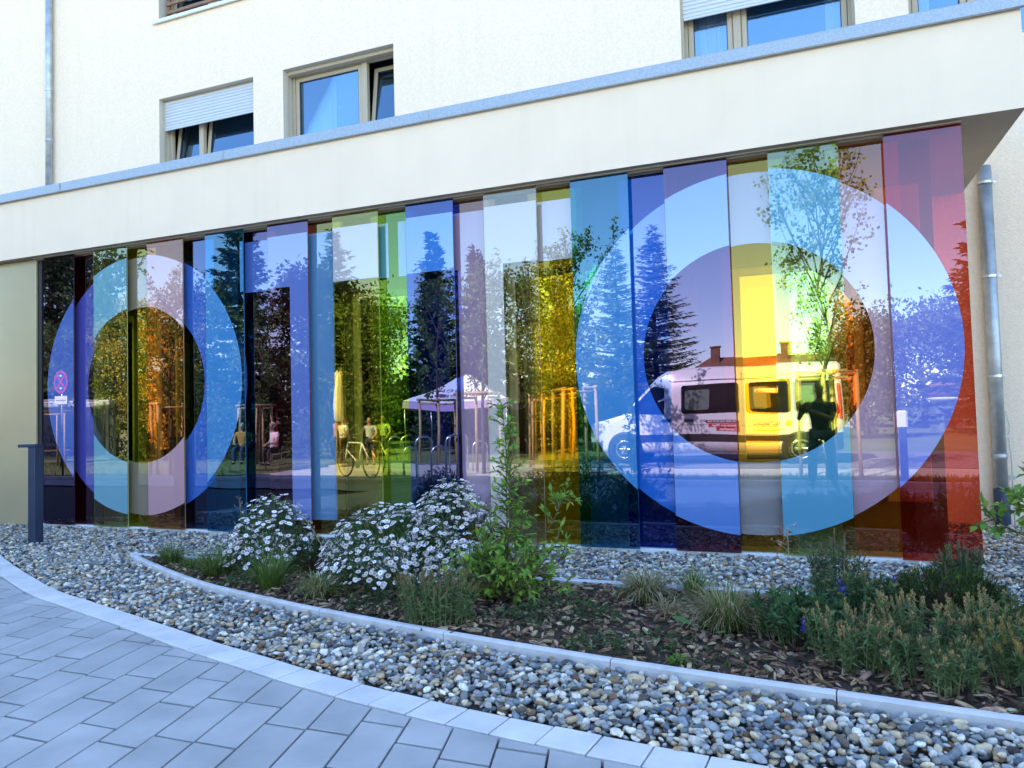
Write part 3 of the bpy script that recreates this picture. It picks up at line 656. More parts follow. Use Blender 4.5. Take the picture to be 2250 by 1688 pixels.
# ================================================================== plants in the bed
rg = np.random.default_rng(11)
def stems_mesh(paths, r0, r1, mat, name, parent, n=5):
    b = MB()
    for p in paths: b.tube(p, list(np.linspace(r0, r1, len(p))), n, cap=False)
    return b.build(name, mat, parent, True)
def grass_clump(x, y, h, rad, nb, base, lab, droop=.5, z=.03, grp='grass tufts in the planting bed', name='grass_tuft', mix=None):
    e = empty(name, (x, y, z), label=lab, cat='grass', group=grp)
    def blades(n, base, hh):
        V, F, C = [], [], []; seg = 5
        a = rg.uniform(0, 2 * np.pi, n); ln = hh * rg.uniform(.55, 1.25, n); th0 = rg.uniform(.08, .95, n); bend = droop * rg.uniform(.7, 2.2, n); w_ = rg.uniform(.0022, .0042, n)
        r0 = rad * .28 * np.sqrt(rg.uniform(size=n)); a0 = a + rg.normal(0, .7, n); p = np.stack([r0 * np.cos(a0), r0 * np.sin(a0), np.zeros(n)], 1)
        d2 = np.stack([np.cos(a), np.sin(a)], 1); sd2 = np.stack([-np.sin(a), np.cos(a), np.zeros(n)], 1); th = th0.copy(); rows = []
        for k in range(seg + 1):
            wk = w_ * (1 - (k / seg) ** 2 * .9); rows.append(np.stack([p - sd2 * wk[:, None], p + sd2 * wk[:, None]], 1))
            st = ln / seg; p = p + np.column_stack([d2 * (np.sin(th) * st)[:, None], np.cos(th) * st]); th = th + bend / seg * (k + 1) * .55
            p[:, 2] = np.maximum(p[:, 2], .004)
        V = np.stack(rows, 1).reshape(n, -1, 3); f = []
        for k in range(seg): f += [(2 * k, 2 * k + 1, 2 * k + 3), (2 * k, 2 * k + 3, 2 * k + 2)]
        F = np.array(f)[None] + (np.arange(n) * 2 * (seg + 1))[:, None, None]
        C = np.array(base)[rg.integers(0, len(base), n)] * rg.uniform(.75, 1.3, (n, 1)); C = np.repeat(C[:, None], 2 * (seg + 1), 1)
        return V.reshape(-1, 3), F.reshape(-1, 3), C.reshape(-1, 3)
    fobj('blades', blades(nb, base, h), M['grassleaf'], e)
    if mix: fobj('dry_blades', blades(mix[0], mix[1], h * mix[2]), M['grassleaf'], e)
    return e
GG = [(.10, .17, .03), (.14, .22, .04), (.20, .25, .06), (.07, .12, .03)]; ST = [(.38, .30, .15), (.48, .40, .22), (.30, .24, .12), (.42, .36, .24)]
grass_clump(-5.21, -1.50, .20, .22, 260, GG, 'small green grass tuft nearest the pointed left tip of the bed', .6)
grass_clump(-4.42, -1.80, .26, .30, 380, GG, 'wide green grass tuft left of the small white aster', .6, mix=(60, ST, .8))
grass_clump(-3.66, -2.06, .29, .26, 330, GG, 'spiky green grass tuft in front of the small white aster', .45)
grass_clump(-3.16, -2.16, .22, .26, 220, GG, 'half dried grass tuft left of the large aster', .9, mix=(160, ST, .9))
grass_clump(-.99, -1.66, .25, .24, 160, GG, 'straw coloured arching grass tuft by the rear kerb', .95, mix=(420, ST, 1.0))
grass_clump(-.80, -1.98, .15, .14, 40, ST, 'small dry straw tuft in front of the larger straw tuft', .9, mix=(90, ST, .9))
grass_clump(-.44, -2.18, .32, .26, 260, GG, 'large mixed straw and green grass tuft in the open mulch', .85, mix=(420, ST, .95))
grass_clump(-.70, -1.55, .22, .14, 150, GG, 'upright green grass tuft behind the large straw tuft', .35, mix=(30, ST, 1.0))
grass_clump(.22, -1.42, .22, .16, 60, GG, 'dry looping grass tuft among the green herbs at right', 1.0, mix=(150, ST, 1.0))
grass_clump(-4.85, -1.66, .12, .18, 160, GG, 'low green grass patch behind the front kerb at left', .8)

def dome_pts(n, rx, ry, h, shell=.55):
    u = rg.normal(size=(n, 3)); u = unit(u); u[:, 2] = np.abs(u[:, 2]); r = (shell + (1 - shell) * rg.uniform(size=n)) ** .6
    return u * r[:, None] * np.array([rx, ry, h]), u
# aster bushes -------------------------------------------------------
def flower_mesh(name):
    n = 13; V = []; F = []; Mi = []; b = MB()
    for k in range(n):
        a = 2 * math.pi * k / n; l = random.uniform(.88, 1.05); w_ = .19; c, s_ = math.cos(a), math.sin(a)
        pts = [(0.18, -w_ * .4, .02), (.7 * l, -w_, .10), (1.0 * l, 0, .02), (.7 * l, w_, .10), (.18, w_ * .4, .02)]
        b.add([(p[0] * c - p[1] * s_, p[0] * s_ + p[1] * c, p[2]) for p in pts], [(0, 1, 2, 3, 4)], 0)
    b.lathe([(.24, .03), (.22, .12), (.10, .17)], 8, m=1)
    return b.mesh(name, [FLW, FLC])
FLW = pm('lilac_white_petal', (.88, .86, .93), .7, rnd=.08); FLC = pm('flower_centre', (.42, .26, .06), .8)
FM = [flower_mesh('flower') for _ in range(3)]
def aster(x, y, rx, ry, h, nf, nl, lab, lobes, extra=0):
    e = empty('aster_bush', (x, y, .03), label=lab, cat='flower bush', group='white flowering aster bushes')
    P, D = [], []
    for (ox, oy, sx, sy, sh, wgt) in lobes:
        p, d = dome_pts(int(nl * wgt), rx * sx, ry * sy, h * sh, .45); P.append(p + (ox, oy, 0)); D.append(d)
    P = np.concatenate(P); D = np.concatenate(D); d = D * .5 + rg.normal(0, .5, D.shape) + (0, 0, .5)
    fobj('foliage', leaves(P, d, rg.uniform(.035, .075, len(P)), rg.uniform(.009, .017, len(P)), LEAF, (.075, .135, .045), .4, rng=rg), M['leaf'], e)
    paths = []
    for k in range(70):
        q = P[rg.integers(len(P))]; paths.append([(q[0] * .12, q[1] * .12, 0), (q[0] * .5, q[1] * .5, q[2] * .55), tuple(q)])
    stems_mesh(paths, .004, .002, M['stem_g'], 'stems', e, 4)
    cnt = 0
    for (ox, oy, sx, sy, sh, wgt) in lobes:
        m = int(nf * wgt); u = unit(rg.normal(size=(m * 4, 3))); u[:, 2] = np.abs(u[:, 2]); u = u[(u[:, 1] < .35) | (u[:, 2] > .55)]
        u = u[(u[:, 2] > .12)][:m]
        for q in u:
            p = q * np.array([rx * sx, ry * sy, h * sh]) * rg.uniform(.93, 1.07) + (ox, oy, 0)
            if p[2] < .06: continue
            o = link(bpy.data.objects.new('flower', FM[cnt % 3]), e); cnt += 1
            nd = Vector(q * .55 + np.array((rg.normal(0, .25), rg.normal(0, .25) - .15, .75))).normalized()
            o.location = p; o.rotation_euler = nd.to_track_quat('Z', 'Y').to_euler(); sc = rg.uniform(.017, .027); o.scale = (sc, sc, sc)
    if extra:
        fv = np.array([v.co for v in FM[0].vertices]); tri = []
        for p_ in FM[0].polygons:
            vv = list(p_.vertices)
            for k in range(1, len(vv) - 1): tri.append((vv[0], vv[k], vv[k + 1]))
        tri = np.array(tri); V, F, C, o_ = [], [], [], 0
        base_c = np.where(np.linalg.norm(fv[:, :2], axis=1)[:, None] < .25, np.array([(.42, .28, .08)]), np.array([(.92, .90, .97)]))
        for k in range(extra):
            ox, oy, sx, sy, sh, wgt = lobes[k % len(lobes)]; q = unit(rg.normal(size=(1, 3)))[0]; q[2] = abs(q[2]); p = q * np.array([rx * sx, ry * sy, h * sh]) * rg.uniform(.9, 1.06) + (ox, oy, 0)
            if p[2] < .08 or q[1] > .5: continue
            nd = Vector(q * .55 + np.array((rg.normal(0, .25), rg.normal(0, .25) - .15, .75))).normalized(); mt_ = np.array(nd.to_track_quat('Z', 'Y').to_matrix()); V.append(fv @ mt_.T * rg.uniform(.012, .025) + p); F.append(tri + o_); C.append(base_c); o_ += len(fv)
        f = fobj('small_flowers', (np.concatenate(V), np.concatenate(F), np.concatenate(C)), M['petal'], e); f['kind'] = 'stuff'
    return e
aster(-2.70, -1.74, .68, .42, .66, 290, 4200, 'large white flowering aster bush left of the tall green shrub', [(-.12, 0, .88, 1, .86, .62), (.34, .05, .55, .8, 1.12, .38)], 1500)
aster(-4.10, -1.50, .38, .32, .60, 120, 1700, 'small white flowering aster bush between grass tufts at left', [(0, 0, 1, 1, 1, .8), (-.16, -.05, .6, .9, .72, .2)], 420)

# tall green shrub -----------------------------------------------------
def shrub(x, y, lab, shoots, nleaf, nsing, lf=(.060, .030), colr=(.19, .35, .06), name='leafy_shrub', grp=None, low=None):
    e = empty(name, (x, y, .03), label=lab, cat='shrub', group=grp); paths = []; LP, LD = [], []
    for (tx, ty, tz, bendx) in shoots:
        n = 9; pts = []
        for k in range(n):
            t = k / (n - 1); pts.append((tx * t + bendx * math.sin(t * math.pi) * .5 + rg.normal(0, .004), ty * t + rg.normal(0, .004), tz * (t ** .85)))
        paths.append(pts); pa = np.array(pts); m = int(24 * tz / .5) + 6
        for k in range(m):
            t = rg.uniform(.22, 1) * (n - 1); i = min(int(t), n - 2); p = pa[i] + (pa[i + 1] - pa[i]) * (t - i); ax = unit((pa[i + 1] - pa[i])[None])[0]
            sgn = unit(rg.normal(size=(1, 3)))[0]; sgn = sgn - ax * np.dot(sgn, ax); d = unit((sgn * .9 + ax * .55 + np.array((0, 0, -.15)))[None])[0]
            LP.append(p); LD.append(d)
            if rg.uniform() < .45:  # side twig
                tip = p + d * rg.uniform(.06, .16); paths.append([tuple(p), tuple(p * .5 + tip * .5 + (0, 0, .01)), tuple(tip)])
                for _ in range(6):
                    q = p + (tip - p) * rg.uniform(.3, 1); LP.append(q); LD.append(unit((d + rg.normal(0, .7, 3))[None])[0])
    stems_mesh(paths, .0055, .002, M['twig'], 'branches', e, 5)
    LP = np.array(LP); LD = np.array(LD); idx = rg.permutation(len(LP))
    cols = np.where(rg.uniform(size=(len(LP), 1)) < .25, np.array([(.34, .46, .07)]), np.array([colr]))
    s_ = idx[:nsing]; r_ = idx[nsing:]
    if len(r_): 
        f = fobj('foliage', leaves(LP[r_], LD[r_], lf[0] * rg.uniform(.55, 1.25, len(r_)), lf[1] * rg.uniform(.6, 1.2, len(r_)), LEAF, cols[r_], .25, nrm=np.tile((0, 0, 1.), (len(r_), 1)), rng=rg), M['leaf'], e); f['kind'] = 'stuff'
    protos = []
    for k in range(5):
        v, f, c = leaves(np.zeros((1, 3)), np.array([(0, 1., 0)]), lf[0] * rg.uniform(.75, 1.25), lf[1] * rg.uniform(.8, 1.15), LEAF, cols[idx[k]], .2, nrm=np.array([(0, 0, 1.)]), rng=rg); protos.append(fast_mesh('leaf', v, f, M['leaf'], False, c))
    for k in s_:
        o = link(bpy.data.objects.new('leaf', protos[k % 5]), e); o.location = LP[k]
        dv = Vector(LD[k]); o.rotation_euler = (dv.to_track_quat('Y', 'Z')).to_euler(); sc = rg.uniform(.65, 1.15); o.scale = (sc,) * 3
    return e
sh = []
for k in range(34):
    a = rg.uniform(0, 2 * np.pi); r_ = rg.uniform(.10, .52); sh.append((r_ * math.cos(a) - .06, r_ * math.sin(a) * .7, rg.uniform(.12, .46) * (1.1 - r_), rg.uniform(-.08, .08)))
sh += [(.0, .05, 1.30, .06), (.07, .0, .88, .02), (-.12, .05, .62, -.03), (.14, .04, .60, .05), (.44, .03, .70, .08), (.40, -.05, .42, .12)]
shrub(-1.88, -1.92, 'bright green leafy shrub with tall shoots beside the large aster', sh, 0, 290)
sh = [(-.50, -.12, .62, 0), (-.42, .10, .52, 0), (-.30, 0, .75, 0), (-.25, -.2, .45, 0), (-.62, .05, .42, 0), (0, 0, .8, .1), (.2, .1, .7, 0), (.25, -.2, .6, 0)]
shrub(1.78, -.45, 'leafy green branch reaching in from the right edge before the rain pipe', sh, 0, 120, lf=(.085, .045))
sh = [(rg.uniform(-.25, .3), rg.uniform(-.25, .25), rg.uniform(.15, .36), 0) for _ in range(14)]
shrub(1.30, -1.75, 'green shrub at the right edge of the bed beside the dwarf pine', sh, 0, 60, lf=(.06, .03))

# dwarf pines ------------------------------------------------------------
def dwarf_pine(x, y, rx, ry, h, n, lab, cl=(.045, .095, .02), leader=0):
    e = empty('dwarf_pine', (x, y, .03), label=lab, cat='dwarf pine', group='dwarf pines'); P, D = dome_pts(n, rx, ry, h, .75); paths = []; LP, LD = [], []
    if leader: P = np.concatenate([P, np.array([(rg.normal(0, .012), rg.normal(0, .012), h * .9 + leader * k / 4) for k in range(5)])]); D = np.concatenate([D, np.tile((0, 0, 1.), (5, 1))])
    for p, d in zip(P, D):
        ax = unit((d * .8 + np.array((0, 0, .7)) + rg.normal(0, .2, 3))[None])[0]; L = rg.uniform(.05, .10); paths.append([tuple(p * .25), tuple(p * .7), tuple(p), tuple(p + ax * L)])
        m = 34; t = rg.uniform(-.3, 1.05, m)[:, None]; LP.append(p + ax * L * t); LD.append(ax * .75 + rg.normal(0, .55, (m, 3)))
    LP = np.concatenate(LP); LD = np.concatenate(LD)
    cols = np.where(rg.uniform(size=(len(LP), 1)) < .10, np.array([(.20, .26, .03)]), np.array([cl]))
    stems_mesh(paths, .006, .003, M['twig'], 'branches', e, 4)
    fobj('needles', leaves(LP, LD, rg.uniform(.03, .055, len(LP)), .0045, DIAM, cols, .35, rng=rg), M['leaf'], e)
dwarf_pine(.72, -1.60, .30, .24, .20, 170, 'wide dwarf pine with an upright leader at the right of the bed', leader=.13)
dwarf_pine(-3.72, -1.52, .17, .15, .24, 60, 'small round dwarf pine between the two aster bushes', (.04, .08, .025))

# herbs with dried flower spikes --------------------------------------------
def herb(x, y, rad, h, ns, lab, spike=.6, leafc=(.13, .19, .075), spc=(.46, .33, .16), blue=0, name='spiky_herb', lw=.011, grp='herbs with dried flower spikes', ll=.04):
    e = empty(name, (x, y, .03), label=lab, cat='herb', group=grp); paths = []; LP, LD, SP, SD, BP = [], [], [], [], []
    for k in range(ns):
        a = rg.uniform(0, 2 * np.pi); r_ = rad * math.sqrt(rg.uniform()); hh = h * rg.uniform(.65, 1.15); tip = np.array([r_ * math.cos(a), r_ * math.sin(a) * .85, hh * (1 - .25 * (r_ / rad) ** 2)]); base = tip * (.72, .72, 0)
        pts = [base + (tip - base) * t + np.array([0, 0, .04 * math.sin(t * math.pi)]) for t in (0, .35, .7, 1)]; paths.append([tuple(p) for p in pts]); pa = np.array(pts)
        sp = spike * rg.uniform(.5, 1.2); m = 26
        for j in range(m):
            t = rg.uniform(.08, 1 - sp * .42) * 3; i = min(int(t), 2); p = pa[i] + (pa[i + 1] - pa[i]) * (t - i); q = unit(rg.normal(size=(1, 3)))[0]; LP.append(p); LD.append(q * .8 + np.array((0, 0, .45)))
        if spike:
            for j in range(46):
                t = rg.uniform(1 - sp * .45, 1.0) * 3; i = min(int(t), 2); p = pa[i] + (pa[i + 1] - pa[i]) * (t - i); q = unit(rg.normal(size=(1, 3)))[0]; SP.append(p + q * .0035); SD.append(q * .55 + np.array((0, 0, 1.)))
        if blue and k < blue:
            for j in range(34):
                p = pa[3] + np.array((rg.normal(0, .006), rg.normal(0, .006), rg.uniform(-.05, .02))); BP.append(p)
    stems_mesh(paths, .003, .0015, M['stem_g'], 'stems', e, 4)
    LP, LD = np.array(LP), np.array(LD)
    fobj('foliage', leaves(LP, LD, ll * rg.uniform(.6, 1.3, len(LP)), lw * rg.uniform(.7, 1.2, len(LP)), LEAF, leafc, .4, rng=rg), M['leaf'], e)
    if SP: fobj('dried_spikes', leaves(np.array(SP), np.array(SD), rg.uniform(.008, .013, len(SP)), .0045, DIAM, spc, .35, rng=rg), M['grassleaf'], e)['kind'] = 'stuff'
    if BP: fobj('blue_flowers', leaves(np.array(BP), rg.normal(size=(len(BP), 3)), .014, .010, DIAM, (.06, .05, .60), .2, rng=rg), M['petal'], e)
herb(-2.08, -2.50, .28, .32, 85, 'grey green herb with dry spikes in front of the large aster', .9, spc=(.26, .19, .09))
herb(.16, -2.62, .24, .27, 50, 'spiky herb with a blue flower at the left of the right hand clump', .75, blue=1)
herb(.43, -2.48, .24, .30, 52, 'spiky herb in the middle of the right hand clump', .8)
herb(.72, -2.34, .23, .30, 52, 'spiky herb below the wide dwarf pine', .9)
herb(.88, -2.70, .23, .30, 52, 'spiky herb with golden spikes at the right corner of the bed', 1.0, spc=(.40, .27, .08))
herb(.50, -2.80, .24, .22, 48, 'low spiky herb against the front kerb at right', .7)
herb(-.06, -2.28, .25, .22, 60, 'leafy dark green herb right of the large straw tuft', 0, lw=.018, ll=.055, leafc=(.075, .15, .055), name='leafy_herb', grp='leafy herbs')
herb(.22, -1.70, .28, .24, 60, 'leafy herb with blue flowers in front of the rear kerb', .25, blue=3, lw=.015, ll=.045, name='leafy_herb', grp='leafy herbs', leafc=(.085, .155, .06))
herb(.17, -1.15, .20, .36, 34, 'tall thin herb with brown seed spikes growing at the rear kerb', 1.0, spc=(.24, .18, .12), leafc=(.07, .11, .05))
herb(.97, -.72, .20, .26, 40, 'thin herb with brown spikes in the gravel under the red glass panel', 1.0, spc=(.24, .18, .12), leafc=(.07, .11, .05))
herb(1.02, -2.2, .20, .30, 40, 'green herb right of the wide dwarf pine in dark mulch', .3, lw=.018, name='leafy_herb', grp='leafy herbs', ll=.05)
# low ground cover and broad leaved weeds
def lowcover(x, y, rad, n, lab, colr=(.05, .115, .035), ln=.032, h=.09, name='low_herb', broad=None):
    e = empty(name, (x, y, .03), label=lab, cat='herb', group='low herbs in the mulch')
    r_ = rad * np.sqrt(rg.uniform(size=n)); a = rg.uniform(0, 2 * np.pi, n); P = np.column_stack([r_ * np.cos(a), r_ * np.sin(a) * .7, rg.uniform(0, 1, n) * h * (1 - (r_ / rad) ** 2) + .004])
    D = np.column_stack([np.cos(a), np.sin(a), np.full(n, .5)]) + rg.normal(0, .5, (n, 3))
    if n: fobj('foliage', leaves(P, D, ln * rg.uniform(.6, 1.3, n), ln * .32, LEAF, colr, .4, rng=rg), M['leaf'], e)
    if broad:
        OV = (np.array([(0, 0, 0), (-.32, .22, .03), (-.5, .55, .06), (-.3, .88, .03), (0, 1, 0), (.3, .88, .03), (.5, .55, .06), (.32, .22, .03), (0, .5, -.02)]), np.array([(0, 8, 1), (1, 8, 2), (2, 8, 3), (3, 8, 4), (4, 8, 5), (5, 8, 6), (6, 8, 7), (7, 8, 0)]))
        for (bx_, by_, bz_, ang, l, w_) in broad:
            v, f, c = leaves(np.zeros((1, 3)), np.array([(math.cos(ang), math.sin(ang), .25)]), l, w_, OV, (.11, .26, .08), .15, nrm=np.array([(0, 0, 3.)]), rng=rg); o = link(bpy.data.objects.new('broad_leaf', fast_mesh('broad_leaf', v, f, M['leaf'], True, c)), e); o.location = (bx_, by_, bz_)
lowcover(-1.38, -2.20, .34, 520, 'green ground cover at the foot of the tall shrub', h=.14)
lowcover(-1.70, -2.45, .26, 160, 'sparse green cover between the tall shrub and the front kerb', h=.08)
lowcover(-1.04, -2.74, .17, 190, 'low dark herb with two round leaves behind the front kerb', h=.1, broad=[(.06, -.06, .06, -1.2, .07, .055), (.05, -.03, .09, .3, .07, .055)])
lowcover(-.75, -2.56, .20, 110, 'sparse low weeds in the open mulch', h=.07)
lowcover(-.52, -2.72, .22, 70, 'sparse dark weeds before the large straw tuft', h=.05)
lowcover(-.50, -2.42, .05, 0, 'weed with three broad round leaves at the foot of the straw tuft', broad=[(-.10, .05, .06, 2.9, .12, .08), (.0, -.02, .05, -1.9, .08, .07), (.02, -.02, .05, -.9, .09, .07)])
lowcover(-.60, -2.84, .045, 70, 'tiny bright green rosette near the front kerb', colr=(.14, .28, .04), h=.05, ln=.03)
lowcover(-3.98, -2.02, .13, 200, 'small dark green herb beside the spiky grass tuft', h=.10, colr=(.045, .11, .03))
lowcover(-2.55, -2.35, .28, 380, 'dark green cover in front of the large aster', h=.10, colr=(.035, .075, .02))
# thin dry stalks
def stalk(x, y, h, lab, tilt, colr, z=.02):
    e = empty('dry_stalk', (x, y, z), label=lab, cat='dry stalk', group='thin dry stalks'); pts = [(tilt * t * t, 0, h * t) for t in (0, .3, .6, .85, 1)]; b = MB().tube(pts, [.003, .0026, .002, .0016, .001], 5, cap=False)
    tips = []
    for k in range(8):
        t = rg.uniform(.6, 1); p = np.array((tilt * t * t, 0, h * t)); q = p + np.array((rg.normal(0, .035), rg.normal(0, .02), rg.uniform(.01, .05))); b.tube([tuple(p), tuple(q)], .0012, 4, cap=False); tips.append(q)
    b.build('stem', pm('dry_stem', colr, .8), e); tips = np.array(tips * 4); fobj('seed_heads', leaves(tips, rg.normal(size=tips.shape), .018, .010, DIAM, colr, .3, rng=rg), M['grassleaf'], e)
stalk(-5.50, -.30, .46, 'thin dry stalk with seed heads in front of the cyan panel', -.03, (.30, .27, .22))
stalk(-.24, -1.30, .42, 'reddish dry stalk at the rear kerb below the green panel', .12, (.34, .14, .08))
stalk(-.12, -1.20, .44, 'pale dry stalk beside the reddish one at the rear kerb', -.01, (.45, .36, .24))
stalk(-3.20, -1.95, .55, 'pale bent stalk leaning over the small dwarf pine', -.28, (.42, .36, .22))
# fallen leaves
fl = fast_mesh('fallen_leaf', *leaves(np.zeros((1, 3)), np.array([(0, 1., 0.)]), .075, .05, LEAF, (.16, .07, .04), .1, nrm=np.array([(0, 0, 1.)]), rng=rg)[:2], M['twig'])
for k, (x, y, lab) in enumerate([(-3.98, -2.38, 'curled brown fallen leaf on the pebbles near the front kerb'), (-3.75, -2.46, 'brown fallen leaf on the pebbles right of the curled one'), (-5.9, -1.15, 'brown fallen leaf by the pointed tip of the bed')]):
    o = link(bpy.data.objects.new('fallen_leaf', fl)); o.location = (x, y, .04); o.rotation_euler = (rg.uniform(-.5, .5), rg.uniform(-.5, .5), rg.uniform(0, 6)); tag(o, lab, 'leaf', 'fallen leaves')

# ================================================================== the place the glass reflects, behind the photographer
G0 = -.14
LB = 1.75
def tree(name, x, y, h, cr, cb, lab, nleaf=5200, leaf=(.16, .11), colr=(.07, .11, .03), seed=1, nl=16, tr=.13, upright=.35, cluster=.32, grp='broadleaf trees behind the road', single=True, cat='tree', shape=1.0, z=G0):
    r = np.random.default_rng(seed); e = empty(name, (x, y, z), r.uniform(0, 6), lab, cat, grp); b = MB()
    tp = [(r.normal(0, .02 * h * t), r.normal(0, .02 * h * t), h * .86 * t) for t in np.linspace(0, 1, 7)]; b.tube(tp, list(np.linspace(tr, tr * .15, 7)), 8)
    tp = np.array(tp); ends = []
    for k in range(nl):
        t = cb / h + (1 - cb / h) * (k + r.uniform(0, 1)) / nl * .92; zz = t * h * .86 / .92; zz = min(zz, h * .84)
        p0 = np.array([np.interp(zz, tp[:, 2], tp[:, i]) for i in range(3)]); a = k * 2.4 + r.uniform(-.5, .5)
        env = math.sin(math.pi * min(1, max(.12, (t - cb / h) / (1 - cb / h) * .85 + .13))) ** .8 * cr * shape; L = env * r.uniform(.75, 1.1)
        d = np.array([math.cos(a), math.sin(a), upright + r.uniform(0, .5)]); d /= np.linalg.norm(d[:2]); pts = [p0 + d * L * q * np.array([1, 1, 1 + .25 * q]) + r.normal(0, .03 * L, 3) * q for q in np.linspace(0, 1, 5)]
        b.tube([tuple(p) for p in pts], list(np.linspace(tr * .38, tr * .06, 5)), 5, cap=False)
        for j in range(7):
            q = r.uniform(.25, 1) * 4; i = min(int(q), 3); s0 = pts[i] + (pts[i + 1] - pts[i]) * (q - i); dd = unit((d / np.linalg.norm(d) * .5 + r.normal(0, .7, 3) + (0, 0, .2))[None])[0]; s1 = s0 + dd * L * r.uniform(.25, .5)
            b.tube([tuple(s0), tuple(s1)], [tr * .08, tr * .03], 4, cap=False); ends += [(s0, s1)] * 2
    ends.append((tp[-2], tp[-1] + (0, 0, h * .1))); ends.append((tp[-2], tp[-1] + (0, 0, h * .12)))
    b.build('trunk', M['bark'], e, True)
    i = r.integers(0, len(ends), nleaf); E0 = np.array([q[0] for q in ends])[i]; E1 = np.array([q[1] for q in ends])[i]; t = r.uniform(.05, 1.15, (nleaf, 1))
    P = E0 + (E1 - E0) * t + r.normal(0, cluster * cr * .28, (nleaf, 3)); D = (E1 - E0) + r.normal(0, .8, (nleaf, 3)) + (0, 0, -.2)
    fobj('crown', leaves(P, D, leaf[0] * r.uniform(.6, 1.3, nleaf), leaf[1] * r.uniform(.6, 1.3, nleaf), LEAF if leaf[0] < .12 else DIAM, tuple(LB * q for q in colr), .45, rng=r), M['leaf'], e)
    return e
def conifer(name, x, y, h, rad, lab, seed=1, whorls=34, per=8, colr=(.03, .055, .028), droop=.35, twig=(.34, .12), cb=.06, grp='conifers behind the road', dens=11, z=G0, feather=.5):
    r = np.random.default_rng(seed); e = empty(name, (x, y, z), r.uniform(0, 6), lab, 'conifer', grp); b = MB()
    b.tube([(0, 0, 0), (0, 0, h * .5), (0, 0, h)], [h * .018, h * .010, .01], 7); P, D = [], []
    for k in range(whorls):
        t = (k + r.uniform(0, .6)) / whorls; zw = h * (cb + (1 - cb) * t); L0 = rad * (1 - t) ** .85 + .12
        for j in range(per):
            zz = zw + r.normal(0, .16); a = r.uniform(0, 2 * np.pi); L = L0 * r.uniform(.45, 1.15) * (1 + .22 * math.sin(3 * a + seed) * math.sin(zw * 1.7 + a)); d = np.array([math.cos(a), math.sin(a)]); q = np.linspace(0, 1, 5); dz = .25 * (1 - t) * 0 + (.20 - droop * (1 - t * .8)) * L * q + .30 * L * q ** 3 * droop
            pts = np.column_stack([d[0] * L * q, d[1] * L * q, zz + dz])
            if L > .5: b.tube([tuple(p) for p in pts], list(np.linspace(.022, .006, 5)), 4, cap=False)
            m = max(4, int(dens * L)); u = r.uniform(.12, 1.0, m) * 4; ii = np.minimum(u.astype(int), 3); pp = pts[ii] + (pts[ii + 1] - pts[ii]) * (u - ii)[:, None]; sgn = r.choice((-1, 1), m)[:, None]
            sd3 = np.array([-d[1], d[0], 0]); P.append(pp); D.append(sd3 * sgn * .7 + np.array([d[0], d[1], 0]) * .8 + np.column_stack([r.normal(0, .2, m), r.normal(0, .2, m), r.normal(-feather, .25, m)]))
            P.append(pts[-1:] * 1.0); D.append(np.array([[d[0], d[1], .1]]))
    b.build('trunk', M['bark'], e, True); P = np.concatenate(P); D = np.concatenate(D); n = len(P)
    fobj('crown', leaves(P, D, twig[0] * r.uniform(.6, 1.3, n), twig[1] * r.uniform(.6, 1.3, n), BLADE, tuple((1.5 if feather > 0 else .75) * q for q in colr), .45, rng=r), M['leaf'], e); return e
conifer('spruce_tree', -29.0, -26, 13.2, 3.6, 'tall dark spruce reflected beside the left letter O', 21, 46, 10, droop=.5, dens=17)
conifer('spruce_tree', -25.4, -30, 12.6, 3.2, 'dark spruce reflected in the clear yellow panel', 22, 44, 9, droop=.5, dens=17)
conifer('spruce_tree', 7.6, -30, 10.6, 3.0, 'spruce reflected at the right end in the red panel', 23, 40, 9, droop=.45, dens=17)
conifer('larch_tree', -9.1, -32, 10.0, 2.7, 'feathery larch reflected at the left rim of the right letter O', 24, 52, 11, (.10, .125, .05), .12, (.26, .045), dens=26, feather=.25)
conifer('larch_tree', -7.4, -34, 11.6, 2.9, 'taller feathery larch reflected right of the other larch', 25, 56, 11, (.09, .105, .05), .15, (.26, .045), dens=26, feather=.3)
conifer('columnar_conifer', -15.9, -24, 9.9, 1.5, 'dense columnar conifer reflected in the deep blue panel', 26, 44, 12, (.028, .05, .03), -.55, (.30, .13), cb=.02, feather=-.4, dens=24)
conifer('columnar_conifer', -14.0, -24.5, 9.0, 1.3, 'dense columnar conifer reflected in the orange rear panel', 27, 42, 12, (.04, .06, .03), -.55, (.30, .13), cb=.02, feather=-.4, dens=24)
TG = 'broadleaf trees behind the road'
tree('broadleaf_tree', -42.5, -25, 13.0, 4.6, 1.5, 'big dark broadleaf tree reflected in the black purple panel', 14000, (.30, .22), (.035, .055, .022), 31, 26, .28, cluster=.4)
tree('broadleaf_tree', -35.3, -22, 9.2, 2.6, .8, 'slim broadleaf tree reflected at the left rim of the left O', 5200, (.22, .15), (.045, .075, .025), 32, 20, .16)
tree('birch_tree', -25.2, -16.2, 6.6, 1.7, .5, 'yellowing birch reflected inside the left letter O', 5200, (.13, .09), (.30, .22, .04), 33, 22, .10, upright=.7)
tree('birch_tree', -29.4, -18.4, 6.6, 1.5, .6, 'greener birch reflected left of the yellowing birch', 4200, (.13, .09), (.14, .16, .035), 34, 20, .09, upright=.7)
tree('broadleaf_tree', -26.3, -20.5, 8.3, 2.0, .7, 'broadleaf tree reflected in the pink orange panel', 6000, (.20, .14), (.06, .075, .025), 35, 22, .17)
tree('broadleaf_tree', -21.0, -23, 8.6, 2.7, .8, 'dark broadleaf tree reflected behind the first letter T', 15000, (.24, .16), (.014, .022, .010), 36, 22, .2, cluster=.42)
